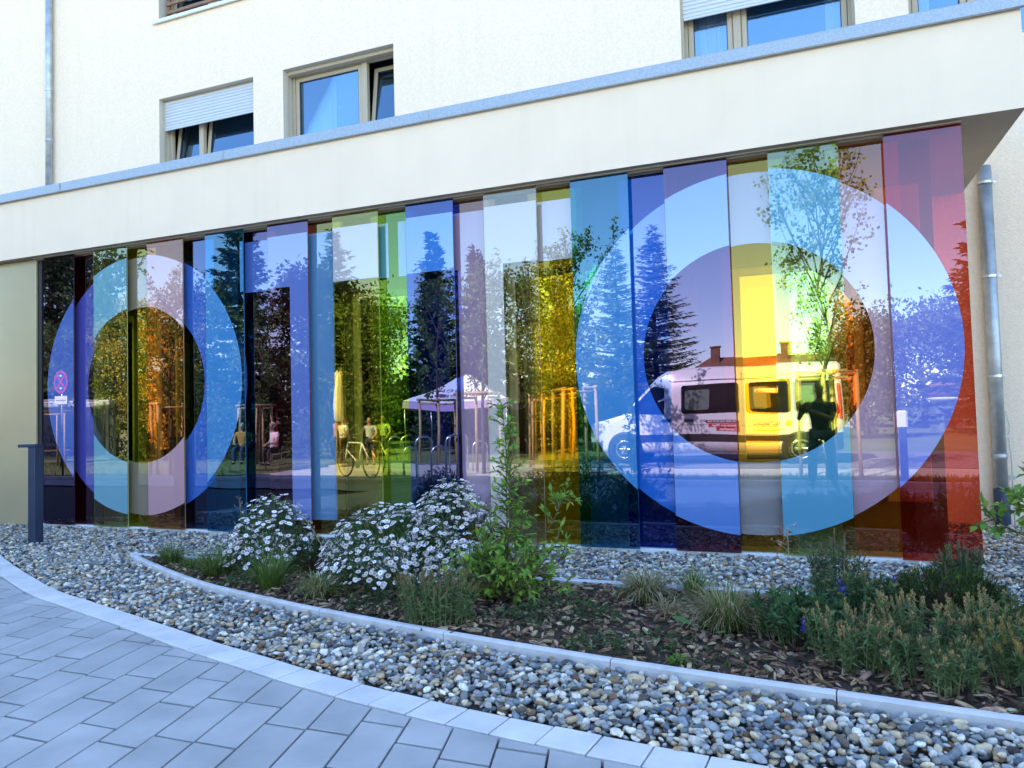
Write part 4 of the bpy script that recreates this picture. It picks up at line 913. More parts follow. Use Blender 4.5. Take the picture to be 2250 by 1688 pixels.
tree('broadleaf_tree', -18.4, -22, 6.8, 2.5, .5, 'green broadleaf tree reflected behind the closed parasol', 6500, (.18, .12), (.085, .13, .03), 37, 22, .16, cluster=.4)
tree('broadleaf_tree', -10.0, -20, 7.0, 1.7, .4, 'slender dark tree reflected beside the cream panel stem', 5200, (.15, .10), (.055, .08, .025), 38, 22, .12, upright=.7)
tree('broadleaf_tree', -7.7, -18, 5.3, 1.6, .5, 'yellow green tree reflected in the bright yellow rear panel', 4600, (.15, .10), (.15, .16, .03), 39, 18, .10)
tree('broadleaf_tree', 2.5, -27, 5.2, 1.9, .3, 'brownish bushy tree reflected right of the van', 5000, (.18, .12), (.12, .10, .03), 40, 18, .14, cluster=.4)
tree('broadleaf_tree', 6.4, -41, 6.6, 3.2, .3, 'broad bushy tree reflected beyond the field', 7000, (.24, .16), (.10, .12, .045), 41, 22, .2, cluster=.42)
tree('broadleaf_tree', 10.3, -42, 6.9, 3.4, .3, 'bushy tree reflected beyond the field at the right end', 7000, (.24, .16), (.085, .105, .045), 42, 22, .2, cluster=.42)
tree('broadleaf_tree', 3.4, -43, 5.4, 2.6, .3, 'grey green bush reflected behind the brownish tree', 5000, (.22, .15), (.09, .11, .05), 43, 20, .2, cluster=.42)
tree('birch_tree', -21.7, -13.9, 5.0, 1.15, .15, 'slim golden birch added for the amber glow in the pink orange panel', 3800, (.12, .08), (.40, .26, .05), 44, 22, .08, upright=1.0, cluster=.3)  # added tree: bright leaves supply the orange glow of a sunlit surface
# young trees with wooden tripods
def stakes(e, hgt=1.95, w_=.75):
    for sx in (-1, 1):
        for sy in (-1, 1): MB().tube([(sx * w_ / 2 * 1.06, sy * w_ / 2 * 1.06, 0), (sx * w_ / 2, sy * w_ / 2, hgt)], .036, 8).build('stake', M['stake'], e, True)
    for sy in (-1, 1): MB().tube([(-w_ / 2 - .1, sy * w_ / 2, hgt - .04), (w_ / 2 + .1, sy * w_ / 2, hgt - .04)], .034, 8).build('cross_bar', M['stake'], e, True)
    for sx in (-1, 1): MB().tube([(sx * w_ / 2, -w_ / 2, hgt - .14), (sx * w_ / 2, w_ / 2, hgt - .14)], .028, 8).build('cross_bar', M['stake'], e, True)
YG = 'young staked street trees'
vt = tree('young_tree', .46, -9.05, 6.5, 1.15, 1.9, 'young maple with wooden stakes reflected in front of the van', 3000, (.085, .07), (.11, .16, .04), 51, 24, .05, upright=1.5, cluster=.22, grp=YG); stakes(vt, 2.05)
for (x, y, h, lab, sd_) in ((-15.2, -8.0, 5.2, 'young staked tree reflected at the lower right of the left O', 52), (-7.1, -9.4, 5.2, 'young staked tree reflected beside the cream panel', 53), (-6.5, -12.6, 5.4, 'young staked tree reflected left of the van nose', 54), (-17.2, -13.5, 5.6, 'young staked tree reflected behind the first letter T', 55), (-24.6, -12.0, 5.0, 'young staked tree reflected inside the left O', 56), (-4.7, -9.1, 5.4, 'young staked tree reflected before the van bonnet', 57), (-10.3, -13.4, 6.0, 'young staked tree reflected left of the white tent', 58)):
    q = tree('young_tree', x, y, h, 1.0, 1.7, lab, 2200, (.09, .07), (.09, .13, .035), sd_, 18, .05, upright=1.0, cluster=.25, grp=YG); stakes(q, 1.95)
# hedge and low shrubs along the wood edge
def bush(x, y, rx, ry, h, n, colr, lab, seed, name='hedge_shrub'):
    r = np.random.default_rng(seed); e = empty(name, (x, y, G0), 0, lab, 'shrub', 'shrubs along the wood edge'); u = unit(r.normal(size=(n, 3))); u[:, 2] = np.abs(u[:, 2]); lump = 1 + .22 * np.sin(u[:, 0] * 7 + seed) * np.cos(u[:, 1] * 6) + r.normal(0, .07, n)
    P = u * (lump * r.uniform(.7, 1.05, n) ** .5)[:, None] * (rx, ry, h); fobj('foliage', leaves(P, u + r.normal(0, .8, (n, 3)), r.uniform(.10, .2, n), r.uniform(.07, .12, n), DIAM, tuple(LB * q for q in colr), .45, rng=r), M['leaf'], e)
    stems_mesh([[(0, 0, 0), tuple(P[k] * .5), tuple(P[k])] for k in range(14)], .03, .008, M['bark'], 'branches', e, 5)
for k, (x, y, rx, h, lab) in enumerate([(-19.6, -14.8, 1.8, 2.0, 'brown green shrub reflected at the foot of the first letter T'), (-22.8, -15.8, 2.2, 2.4, 'wide dark shrub reflected under the tall spruce'), (-16.3, -16.5, 1.7, 1.9, 'shrub reflected behind the seated people'), (-13.6, -21.5, 2.2, 2.6, 'dark shrub reflected behind the white tent'), (-10.6, -22.5, 2.0, 2.3, 'shrub reflected between tent and slender tree'), (-7.6, -21.5, 2.0, 2.2, 'yellowish shrub reflected left of the van nose'), (-26.0, -19.5, 2.2, 2.2, 'shrub reflected under the yellowing birch'), (-33.0, -19.0, 2.4, 2.0, 'low shrub reflected behind the no stopping sign')]):
    bush(x, y, rx, rx * .7, h, 2600, [(.05, .075, .025), (.035, .055, .02), (.06, .08, .025), (.03, .05, .02)][k % 4], lab, 60 + k)
# far wood: one mass
r = np.random.default_rng(80); n = 26000; xx = r.uniform(-75, -9, n); top = 4.6 + 1.2 * np.sin(xx * .55) + .9 * np.sin(xx * 1.31 + 1) + .7 * np.sin(xx * 2.7); top = np.where(xx > -14, top * .75, top); zz = G0 + r.uniform(0, 1, n) ** .8 * top; yy = -37 + r.normal(0, 1.6, n)
fw_ = fobj('far_wood', leaves(np.column_stack([xx, yy, zz]), r.normal(size=(n, 3)), r.uniform(.35, .7, n), r.uniform(.25, .45, n), DIAM, (.055, .08, .032), .45, rng=r), M['leaf']); tag(fw_, 'dark far wood closing the view in the left reflections', 'wood', kind='stuff')
n = 9000; xx = r.uniform(12, 70, n); top = 6 + 1.5 * np.sin(xx * .4) + np.sin(xx * 1.1); zz = G0 + r.uniform(0, 1, n) * top; yy = -60 + r.normal(0, 1.5, n)
fw_ = fobj('far_wood', leaves(np.column_stack([xx, yy, zz]), r.normal(size=(n, 3)), r.uniform(.5, .9, n), r.uniform(.3, .6, n), DIAM, (.05, .065, .03), .45, rng=r), M['leaf']); tag(fw_, 'hazy far wood beyond the field at right', 'wood', kind='stuff')
# verge grass blades
n = 16000; x = np.concatenate([r.uniform(-5, 6, n // 2), r.uniform(-40, -13.4, n // 2)]); y = np.concatenate([r.uniform(-9.25, -7.2, n // 2), r.uniform(-13, -7.2, n // 2)])
vg = fobj('verge_grass', leaves(np.column_stack([x, y, np.full(n, G0 - .005)]), np.column_stack([r.normal(0, .4, n), r.normal(0, .4, n), np.ones(n)]), r.uniform(.05, .13, n), .012, BLADE, (.14, .17, .05), .4, rng=r), M['grassleaf']); tag(vg, 'short lit grass on the verge reflected in the glass', 'grass', kind='stuff')

# ------------------------------------------------------------------ text as flat mesh
def text(txt, size, mat, parent, loc, rot, name='lettering', align='CENTER', bold=0.0):
    cu = bpy.data.curves.new('t', 'FONT'); cu.body = txt; cu.size = size; cu.align_x = align; cu.align_y = 'CENTER'; cu.offset = bold
    t = bpy.data.objects.new('t', cu); col.objects.link(t); bpy.context.view_layer.update(); me = bpy.data.meshes.new_from_object(t.evaluated_get(bpy.context.evaluated_depsgraph_get()))
    bpy.data.objects.remove(t); bpy.data.curves.remove(cu); me.name = name; me.materials.clear(); me.materials.append(mat)
    o = link(bpy.data.objects.new(name, me), parent); o.location = loc; o.rotation_euler = rot; return o
# ------------------------------------------------------------------ van (nose towards -x, its left... near side faces the building, +y)
van = empty('delivery_van', (-2.27, -13.55, G0), 0, 'white passenger van with red lettering parked on the road, seen reflected', 'van')
HW = 1.0
def hwid(z): return float(np.interp(z, [.2, .45, 1.2, 1.5, 2.15, 2.35, 2.45], [.95, 1.0, 1.0, .985, .90, .86, .70]))
st = [(-3.12, .42, .80, .62), (-3.08, .36, .95, .82), (-2.95, .30, 1.08, .93), (-2.55, .28, 1.17, .99), (-2.18, .28, 1.27, 1.0), (-2.05, .28, 1.36, 1.0), (-1.55, .28, 1.92, 1.0), (-1.22, .28, 2.24, 1.0), (-1.0, .28, 2.38, 1.0), (-.6, .28, 2.45, 1.0), (.6, .28, 2.47, 1.0), (2.6, .28, 2.45, 1.0), (3.05, .28, 2.42, 1.0), (3.12, .32, 2.34, .98)]
b = MB(); rings = []
for (x, z0, z1, k) in st:
    hs = [z0, z0 + (z1 - z0) * .12, z0 + (z1 - z0) * .4, z0 + (z1 - z0) * .68, z1 - .11, z1 - .045, z1 - .012, z1]; ring = []
    for i, z in enumerate(hs):
        f = 1 if i < 5 else (.985, .94, .60)[i - 5]; ring.append((x, hwid(z) * k * f, z))
    rings.append(ring + [(p[0], -p[1], p[2]) for p in ring[::-1]])
m = len(rings[0])
for rr in rings: b.v += rr
for i in range(len(rings) - 1):
    for k in range(m): b.f.append([i * m + k, (i + 1) * m + k, (i + 1) * m + (k + 1) % m, i * m + (k + 1) % m]); b.m.append(0)
b.f.append(list(range(m))); b.m.append(0); b.f.append([(len(rings) - 1) * m + k for k in range(m)][::-1]); b.m.append(0)
bd = b.build('body', M['white_paint'], van, True)
def side_poly(pts, mat, name, off=.006, parent=None, both=True):
    for sg in ((1, -1) if both else (1,)):
        b = MB(); n = len(pts); c = (sum(p[0] for p in pts) / n, sum(p[1] for p in pts) / n); v = [(x, sg * (hwid(z) + off), z) for x, z in pts] + [(c[0], sg * (hwid(c[1]) + off), c[1])] + [(x, sg * (hwid(z) - .02), z) for x, z in pts]
        f = [((i + 1) % n, i, n) if sg > 0 else (i, (i + 1) % n, n) for i in range(n)] + [(i, (i + 1) % n, n + 1 + (i + 1) % n, n + 1 + i) for i in range(n)]
        b.add(v, f); b.build(name, mat, parent or van)
def rr_poly(x0, x1, z0, z1, r=.07):
    o = []
    for cx, cz, a0 in ((x1 - r, z0 + r, -90), (x1 - r, z1 - r, 0), (x0 + r, z1 - r, 90), (x0 + r, z0 + r, 180)):
        for k in range(4): a = R(a0 + 30 * k); o.append((cx + r * math.cos(a), cz + r * math.sin(a)))
    return o
side_poly([(-2.02, 1.30), (-1.10, 1.26), (-1.06, 1.95), (-1.30, 2.0), (-1.42, 1.93), (-1.98, 1.38)], M['vglass'], 'side_window')
side_poly(rr_poly(-.62, .86, 1.28, 2.02), M['vglass'], 'side_window'); side_poly(rr_poly(1.02, 1.98, 1.28, 2.02), M['vglass'], 'side_window'); side_poly(rr_poly(2.08, 2.98, 1.28, 2.02), M['vglass'], 'side_window')
side_poly([(-1.9, .56), (2.0, .56), (2.0, .74), (-1.8, .74)], M['black_plastic'], 'side_moulding', .016)
side_poly([(-3.10, .32), (-2.75, .30), (-2.75, .55), (-3.10, .56)], M['black_plastic'], 'bumper', .02)
side_poly([(2.85, .32), (3.11, .34), (3.11, .75), (2.85, .70)], M['black_plastic'], 'bumper', .02)
for x in (-.98, .93, 1.0): side_poly([(x, .4), (x + .012, .4), (x + .012, 2.3), (x, 2.3)], M['frame_dk'], 'door_seam', .003)
side_poly([(-.62, .98), (3.0, .98), (3.0, .99), (-.62, .99)], M['soffit'], 'body_crease', .003)
for x in (-1.15, -.55): side_poly(rr_poly(x, x + .24, 1.06, 1.13, .03), M['black_plastic'], 'door_handle', .03)
side_poly(rr_poly(3.02, 3.09, 1.1, 1.9, .03), M['red'], 'tail_light', .008)
MB().add([(-2.02, -.86, 1.40), (-2.02, .86, 1.40), (-1.16, .80, 2.29), (-1.16, -.80, 2.29)], [(0, 1, 2, 3)]).build('windscreen', M['vglass'], van).location = (-.035, 0, .02)
for sy in (-1, 1):
    MB().lathe([(.01, -.03), (.14, -.02), (.15, .02), (.02, .05)], 14, 'y', (-2.92, sy * .86, .92)).build('headlight', M['steel'], van, True)
    b = MB(); b.cbox(-1.98, -1.84, sy * 1.22 - .08, sy * 1.22 + .08, 1.30, 1.62, .03); b.tube([(-1.88, sy * 1.0, 1.36), (-1.90, sy * 1.16, 1.40)], .03, 6); b.build('wing_mirror', M['black_plastic'], van)
for x in (-2.12, 2.20):
    for sy in (-1, 1):
        b = MB(); b.lathe([(.46, -.01), (.46, .012), (.40, .014)], 28, 'y', (x, sy * .995, .36)); b.build('wheel_arch', M['black_plastic'], van, True)
        wv = MB().lathe([(.22, -.11), (.33, -.105), (.36, -.07), (.36, .07), (.33, .105), (.235, .11)], 28, 'y', (0, 0, 0)).build('wheel', M['rubber'], van, True); wv.location = (x, sy * .945, .36)
        b = MB(); b.lathe([(.235, .085), (.235, .112), (.205, .112), (.205, .085)], 28, 'y'); b.lathe([(.06, .06), (.06, .118), (.01, .12)], 14, 'y')
        for k in range(6):
            a = k * math.pi / 3; c, s_ = math.cos(a), math.sin(a); w0, w1 = .035, .05
            b.add([(c * .05 - s_ * w0, .112, s_ * .05 + c * w0), (c * .05 + s_ * w0, .112, s_ * .05 - c * w0), (c * .21 + s_ * w1, .108, s_ * .21 - c * w1), (c * .21 - s_ * w1, .108, s_ * .21 + c * w1), (c * .05 - s_ * w0, .09, s_ * .05 + c * w0), (c * .05 + s_ * w0, .09, s_ * .05 - c * w0), (c * .21 + s_ * w1, .08, s_ * .21 - c * w1), (c * .21 - s_ * w1, .08, s_ * .21 + c * w1)], [(0, 1, 2, 3), (0, 3, 7, 4), (1, 5, 6, 2)])
        rim = b.build('rim', M['alloy'], wv, True)
        if sy < 0: rim.scale = (1, -1, 1)
side_poly([(-.95, 2.12), (3.0, 2.12), (3.0, 2.135), (-.95, 2.135)], M['soffit'], 'roof_gutter', .004)
side_poly(rr_poly(2.55, 2.72, 1.02, 1.17, .02), M['soffit'], 'fuel_flap', .004)
for x0, x1 in ((-.62, .86), (1.02, 1.98), (2.08, 2.98)): side_poly(rr_poly(x0 + .10, x0 + .10 + (x1 - x0) * .42, 1.38, 1.90, .05), pm('painted_through_light', (.16, .20, .17), .08), 'painted_light_patch', .009)  # opaque lighter patches, daylight through the windows painted onto the dark glass
MB().cbox(-3.14, -3.09, -.45, .45, .62, .78, .02).build('grille', M['black_plastic'], van); MB().box(-3.145, -3.135, -.26, .26, .42, .53).build('number_plate', M['white'], van)
# red lettering on the near side; the face looks along +y, so text runs towards -x
def van_sign(x0, x1, z0, z1, mat, txt, size, tmat):
    y = 1.004; MB().box(x0, x1, y, y + .004, z0, z1).build('sticker', mat, van); text(txt, size, tmat, van, ((x0 + x1) / 2, y + .008, (z0 + z1) / 2), (R(90), 0, R(180)), bold=.002)
van_sign(.02, .82, 1.02, 1.10, M['darkred'], 'WIR SIND FÜR SIE IN RUM', .062, M['white'])
van_sign(.08, .82, .92, 1.005, M['red'], 'Stationäre Pflege.', .085, M['white'])
van_sign(.28, .82, .83, .915, M['red'], 'Tagespflege.', .085, M['white'])
text('St. Martin', .15, M['grey_ink'], van, (1.45, 1.008, 1.02), (R(90), 0, R(180)))
MB().box(1.14, 1.78, 1.003, 1.006, .86, .90).build('sticker', M['yellow'], van); MB().lathe([(.075, 0), (.075, .004), (.03, .006)], 8, 'y', (1.92, 1.003, 1.03)).build('emblem', M['yellow'], van)
MB().box(1.25, 1.72, .955, .960, 1.45, 1.85).build('poster', M['white'], van)
for (x0, x1, z0, z1, mm) in ((1.28, 1.42, 1.50, 1.64, 'red'), (1.28, 1.42, 1.66, 1.80, 'stake'), (1.47, 1.68, 1.72, 1.75, 'grey_ink'), (1.47, 1.68, 1.62, 1.64, 'grey_ink'), (1.50, 1.68, 1.54, 1.56, 'grey_ink')): MB().box(x0, x1, .9605, .962, z0, z1).build('poster_print', M[mm], van)

# ------------------------------------------------------------------ people
def skin_obj(name, J, E, mat, parent, sub=2, root=0):
    bm = bmesh.new(); lay = bm.verts.layers.skin.verify(); vs = []
    for i, (p, rx, ry) in enumerate(J):
        v = bm.verts.new(p); v[lay].radius = (rx, ry); v[lay].use_root = (i == root); vs.append(v)
    for a, c in E: bm.edges.new((vs[a], vs[c]))
    me = bpy.data.meshes.new(name); bm.to_mesh(me); bm.free(); me.materials.append(mat); o = link(bpy.data.objects.new(name, me), parent)
    o.modifiers.new('skin', 'SKIN').use_smooth_shade = True; s_ = o.modifiers.new('sub', 'SUBSURF'); s_.levels = sub; s_.render_levels = sub; return o
def hand(parent, wr, dirv, upv, mat):
    d = Vector(dirv).normalized(); u_ = Vector(upv).normalized(); s_ = d.cross(u_).normalized(); w_ = Vector(wr); palm = w_ + d * .055
    J = [(w_, .022, .018), (palm, .030, .016)]; E = [(0, 1)]
    for k in range(4):
        off = s_ * (k - 1.5) * .019; L = (.062, .072, .068, .052)[k]; a = palm + d * .02 + off; i = len(J); J += [(a, .0095, .0095), (a + d * L * .5 + u_ * .010, .0088, .0088), (a + d * L * .75 + u_ * .036, .008, .008)]; E += [(1, i), (i, i + 1), (i + 1, i + 2)]
    a = w_ + d * .03 + s_ * .03; i = len(J); J += [(a, .011, .011), (a + s_ * .022 + d * .025 + u_ * .016, .0095, .0095), (a + s_ * .022 + d * .045 + u_ * .036, .0085, .0085)]; E += [(0, i), (i, i + 1), (i + 1, i + 2)]
    return skin_obj('hand', J, E, mat, parent, 1)
def person(x, y, z, rz, lab, shirt, trousers, hair, pose='stand', short=False, sk=None, shoes=None):
    e = empty('person', (x, y, z), rz, lab, 'person'); sk = sk or M['skin']
    if pose == 'photo': arms = [((-.19, .0, 1.32), (-.29, .14, 1.11), (-.275, .30, 1.27)), ((.19, .0, 1.32), (.17, .20, 1.10), (-.15, .32, 1.26))]; legs = [((-.09, 0, .86), (-.13, .03, .47), (-.15, -.02, .075), (-.16, .12, .03)), ((.09, 0, .86), (.12, .02, .47), (.15, -.02, .075), (.17, .12, .03))]
    elif pose == 'sit': arms = [((-.18, 0, .98), (-.24, .08, .74), (-.14, .30, .68)), ((.18, 0, .98), (.24, .08, .74), (.14, .30, .68))]; legs = [((-.10, 0, .50), (-.12, .42, .50), (-.12, .40, .08), (-.12, .54, .03)), ((.10, 0, .50), (.12, .42, .50), (.12, .40, .08), (.12, .54, .03))]
    else: arms = [((-.19, 0, 1.34), (-.25, .02, 1.08), (-.24, .12, .86)), ((.19, 0, 1.34), (.25, .06, 1.10), (.20, .26, 1.00))]; legs = [((-.09, 0, .86), (-.10, .03, .47), (-.10, -.02, .075), (-.11, .12, .03)), ((.09, 0, .86), (.11, .05, .47), (.12, .0, .075), (.13, .14, .03))]
    dz = -.36 if pose == 'sit' else 0
    P = lambda q: (q[0], q[1], q[2] + dz)
    # one continuous body
    J = [(P((0, 0, .90)), .13, .10), (P((0, 0, 1.08)), .115, .085), (P((0, 0, 1.26)), .135, .095), (P((0, 0, 1.38)), .06, .055), (P((0, .01, 1.45)), .050, .052), (P((0, .03, 1.52)), .066, .078), (P((0, .02, 1.60)), .070, .085), (P((0, .01, 1.665)), .045, .055)]; E = [(i, i + 1) for i in range(7)]
    for a in arms:
        i = len(J); J += [(a[0], .052, .052), (a[1], .040, .040), (a[2], .026, .024)]; E += [(2, i), (i, i + 1), (i + 1, i + 2)]
    for l in legs:
        i = len(J); J += [(l[0], .085, .085), (l[1], .056, .056), (l[2], .036, .038), (l[3], .036, .026)]; E += [(0, i), (i, i + 1), (i + 1, i + 2), (i + 2, i + 3)]
    skin_obj('body', J, E, sk, e)
    sh_ = [(P((0, 0, .84)), .155, .115), (P((0, 0, 1.08)), .14, .105), (P((0, 0, 1.27)), .155, .11), (P((0, 0, 1.375)), .085, .07)]; Es = [(0, 1), (1, 2), (2, 3)]
    for a in arms:
        i = len(sh_); mid_ = tuple((Vector(a[0]) * .35 + Vector(a[1]) * .65)); sh_ += [(a[0], .068, .066), (mid_, .058, .058)]; Es += [(2, i), (i, i + 1)]
    skin_obj('shirt', sh_, Es, shirt, e)
    tr_ = [(P((0, 0, .90)), .145, .11)]; Et = []
    for l in legs:
        i = len(tr_); end = Vector(l[2]) if not short else Vector(l[0]) * .15 + Vector(l[1]) * .85; tr_ += [(l[0], .098, .098), (l[1] if not short else tuple(end), .072, .072)]; Et += [(0, i), (i, i + 1)]
        if not short: tr_.append((tuple(end), .062, .062)); Et.append((i + 1, i + 2))
    skin_obj('trousers', tr_, Et, trousers, e)
    for l in legs: skin_obj('shoe', [((l[2][0], l[2][1] - .02, .045), .042, .042), ((l[3][0], l[3][1], .04), .046, .036), ((l[3][0], l[3][1] + .06, .033), .036, .028)], [(0, 1), (1, 2)], shoes or M['black_plastic'], e)
    skin_obj('hair', [(P((0, -.03, 1.53)), .070, .075), (P((0, -.02, 1.62)), .080, .095), (P((0, .0, 1.675)), .058, .068)], [(0, 1), (1, 2)], hair, e)
    fz = P((0, 0, 1.53))[2]
    for sx in (-1, 1):
        MB().lathe([(.002, -.006), (.009, -.003), (.009, .003), (.002, .006)], 8, 'y', (sx * .030, .108, fz + .03)).build('eye', M['hair'], e, True)
        MB().lathe([(.005, -.01), (.024, -.006), (.022, .006), (.004, .01)], 8, 'z', (sx * .075, .02, fz + .0)).build('ear', sk, e, True)
    MB().add([(-.012, .105, fz - .01), (.012, .105, fz - .01), (0, .130, fz - .006), (0, .105, fz + .035)], [(0, 1, 2), (0, 2, 3), (1, 3, 2)]).build('nose', sk, e)
    MB().box(-.022, .022, .104, .110, fz - .040, fz - .032).build('mouth', M['darkred'], e)
    for a in arms:
        d = Vector(a[2]) - Vector(a[1]); hand(e, a[2], (d.x, d.y, d.z) if pose != 'photo' else (d.x * .3, .15, .8), (0, 1, .2) if pose == 'photo' else (0, .5, -1), sk)
    return e
SH1 = pm('dark_navy_tshirt', (.02, .028, .05), .85); TR1 = pm('dark_jeans', (.035, .05, .10), .85); SH2 = pm('pale_blue_shirt', (.55, .6, .68), .8); TR2 = pm('dark_shorts', (.05, .06, .09), .8); SH3 = pm('orange_top', (.55, .22, .06), .8); SH4 = pm('white_blouse', (.75, .74, .72), .8); TR3 = pm('dark_skirt', (.04, .035, .035), .85); HB = pm('blond_hair', (.42, .30, .14), .7); HG = pm('grey_hair', (.45, .42, .40), .7)
person(.26, -6.80, -.10, 0, 'photographer in dark t-shirt and jeans holding up a phone, reflected', SH1, TR1, M['hair'], 'photo', sk=pm('shade_darkened_skin', (.11, .06, .042), .55)).scale = (1.14, 1.0, 1.03)  # skin colour darkened so the figure reads as standing in shade
ph = empty('phone', (0.0, -6.50, 1.235), 0, 'dark smartphone held up by the reflected photographer', 'phone'); MB().cbox(-.08, .08, -.006, .004, -.040, .040, .003).build('case', M['black_plastic'], ph); MB().lathe([(.008, 0), (.008, .003), (.005, .004)], 12, 'y', (.055, .004, .02)).build('lens', M['vglass'], ph); MB().lathe([(.008, 0), (.008, .003), (.005, .004)], 12, 'y', (.055, .004, .0)).build('lens', M['vglass'], ph)
person(-12.0, -12.4, G0, R(-20), 'child in pale blue shirt and shorts reflected beside the bicycle', SH2, TR2, HB, 'stand', True).scale = (.86,) * 3
person(-13.6, -12.9, G0, R(-150), 'person in orange top reflected under the closed parasol', SH3, TR3, HB, 'stand').scale = (.92,) * 3
person(-13.0, -12.6, G0, R(-160), 'person in white blouse and dark skirt reflected beside the closed parasol', SH4, TR3, HG, 'stand').scale = (.88,) * 3
def cafe_chair(x, y, rz, lab):
    e = empty('metal_chair', (x, y, G0), rz, lab, 'chair', 'chairs by the wood edge')
    MB().cbox(-.21, .21, -.20, .20, .435, .465, .008).build('seat', M['black_plastic'], e); MB().cbox(-.21, .21, -.22, -.19, .50, .88, .008).build('backrest', M['black_plastic'], e)
    for sx in (-.19, .19):
        for sy, t in ((-.19, .6), (.19, .436)): MB().tube([(sx, sy * 1.1, 0), (sx, sy, t)], .014, 6).build('leg', M['steel'], e)
cafe_chair(-17.0, -12.6, R(-20), 'chair of the person in orange reflected behind the first T'); cafe_chair(-15.6, -12.4, R(10), 'chair of the white bloused person reflected behind the first T')
person(-17.0, -12.6, G0 + 0, R(-20), 'seated person in orange reflected behind the first letter T', SH3, TR1, HG, 'sit'); person(-15.6, -12.4, G0, R(10), 'seated person in white reflected beside the first T stem', SH4, TR3, HG, 'sit')
# ------------------------------------------------------------------ parasol, tent, bicycle, racks, sign, bollard, shelter, house
pa = empty('closed_parasol', (-12.6, -11.7, G0), 0, 'tall closed cream parasol reflected in the yellow panel', 'parasol')
MB().tube([(0, 0, 0), (0, 0, 2.85)], .025, 10).build('pole', M['stake'], pa, True); MB().cbox(-.3, .3, -.3, .3, 0, .07, .01).build('base', M['soffit'], pa)
n = 24; b = MB(); zs_ = [1.32, 1.4, 1.8, 2.3, 2.7, 2.82]; rs = [.10, .17, .19, .16, .10, .03]; v = []
for zq, rq in zip(zs_, rs):
    for k in range(n): a = 2 * math.pi * k / n; q = rq * (1 + .22 * math.cos(8 * a)); v.append((q * math.cos(a), q * math.sin(a), zq))
b.add(v, [(i * n + k, i * n + (k + 1) % n, (i + 1) * n + (k + 1) % n, (i + 1) * n + k) for i in range(5) for k in range(n)]); b.build('cloth', M['cream_cloth'], pa, True)
tn = empty('pavilion_tent', (-11.6, -18.2, G0), R(-14), 'white pavilion tent with red logo reflected in the blue panel', 'tent'); tw = 1.9; ev = 1.98; ap = 2.98
for k in range(4):
    b = MB(); m = 10; v = []
    for i in range(m + 1):
        t = i / m
        for j in range(m + 1):
            s_ = (j / m * 2 - 1) * (1 - t); sag = -.16 * math.sin(math.pi * t) * (1 - .2 * abs(s_)) - .10 * (1 - (j / m * 2 - 1) ** 2) * (1 - t); v.append((s_ * tw, tw * (1 - t), ev + (ap - ev) * t + sag))
    b.add(v, [(i * (m + 1) + j, i * (m + 1) + j + 1, (i + 1) * (m + 1) + j + 1, (i + 1) * (m + 1) + j) for i in range(m) for j in range(m)])
    c = b.build('canopy', M['canvas'], tn, True); c.rotation_euler = (0, 0, k * math.pi / 2)
    b = MB(); v = []
    for j in range(m + 1): q = j / m * 2 - 1; zt = ev - .10 * (1 - q * q); v += [(q * tw, tw + .004, zt - .26), (q * tw, tw + .004, zt)]
    b.add(v, [(2 * j, 2 * j + 2, 2 * j + 3, 2 * j + 1) for j in range(m)]); c = b.build('valance', pm('lilac_valance', (.55, .38, .66), .8), tn, True); c.rotation_euler = (0, 0, k * math.pi / 2)
for sx in (-1, 1):
    for sy in (-1, 1): MB().tube([(sx * tw * .97, sy * tw * .97, 0), (sx * tw * .97, sy * tw * .97, ev)], .025, 8).build('leg', M['steel'], tn, True)
el = math.atan2(ap - ev, tw)
text('Lipper', .62, M['grey_ink'], tn, (.12, tw * .70 + .03, ev + (ap - ev) * .30 + .02), (el * .8, 0, R(180)), 'lettering')
MB().lathe([(.01, -.02), (.17, -.015), (.17, .015), (.01, .02)], 14, 'z', (0, 0, 0)).build('logo', M['red'], tn, True).location = (-.72, tw * .72 + .02, ev + (ap - ev) * .28 + .02)
bi = empty('bicycle', (-9.9, -8.6, G0), R(25), 'bicycle parked at the racks, reflected in the yellow panel', 'bicycle')
for x in (-.52, .52):
    v = MB(); pts = [(x + .335 * math.cos(a), 0, .345 + .335 * math.sin(a)) for a in np.linspace(0, 2 * math.pi, 33)]; v.tube(pts, .017, 6, cap=False); ty = v.build('wheel', M['rubber'], bi, True)
    v = MB(); pts = [(x + .312 * math.cos(a), 0, .345 + .312 * math.sin(a)) for a in np.linspace(0, 2 * math.pi, 33)]; v.tube(pts, .008, 5, cap=False)
    for k in range(14): a = k * 2 * math.pi / 14; v.tube([(x, .02 * (-1) ** k, .345), (x + .31 * math.cos(a), 0, .345 + .31 * math.sin(a))], .0016, 3, cap=False)
    v.build('rim', M['steel'], ty)
v = MB(); BB = (.02, 0, .30); HT = (-.38, 0, .82); HB_ = (-.42, 0, .66); STp = (.16, 0, .80); RW = (.52, 0, .345); FW = (-.52, 0, .345)
for a, c in ((BB, HB_), (BB, STp), (HT, STp), (BB, RW), (STp, RW), (HT, HB_), (HB_, FW)): v.tube([a, c], .018, 7)
v.build('frame', M['canvas'], bi, True); MB().tube([(-.38, 0, .82), (-.36, 0, 1.0)], .013, 6).tube([(-.36, -.28, 1.02), (-.37, 0, 1.0), (-.36, .28, 1.02)], .013, 6).build('handlebar', M['steel'], bi); MB().tube([STp, (.19, 0, .93)], .013, 6).build('seat_post', M['steel'], bi)
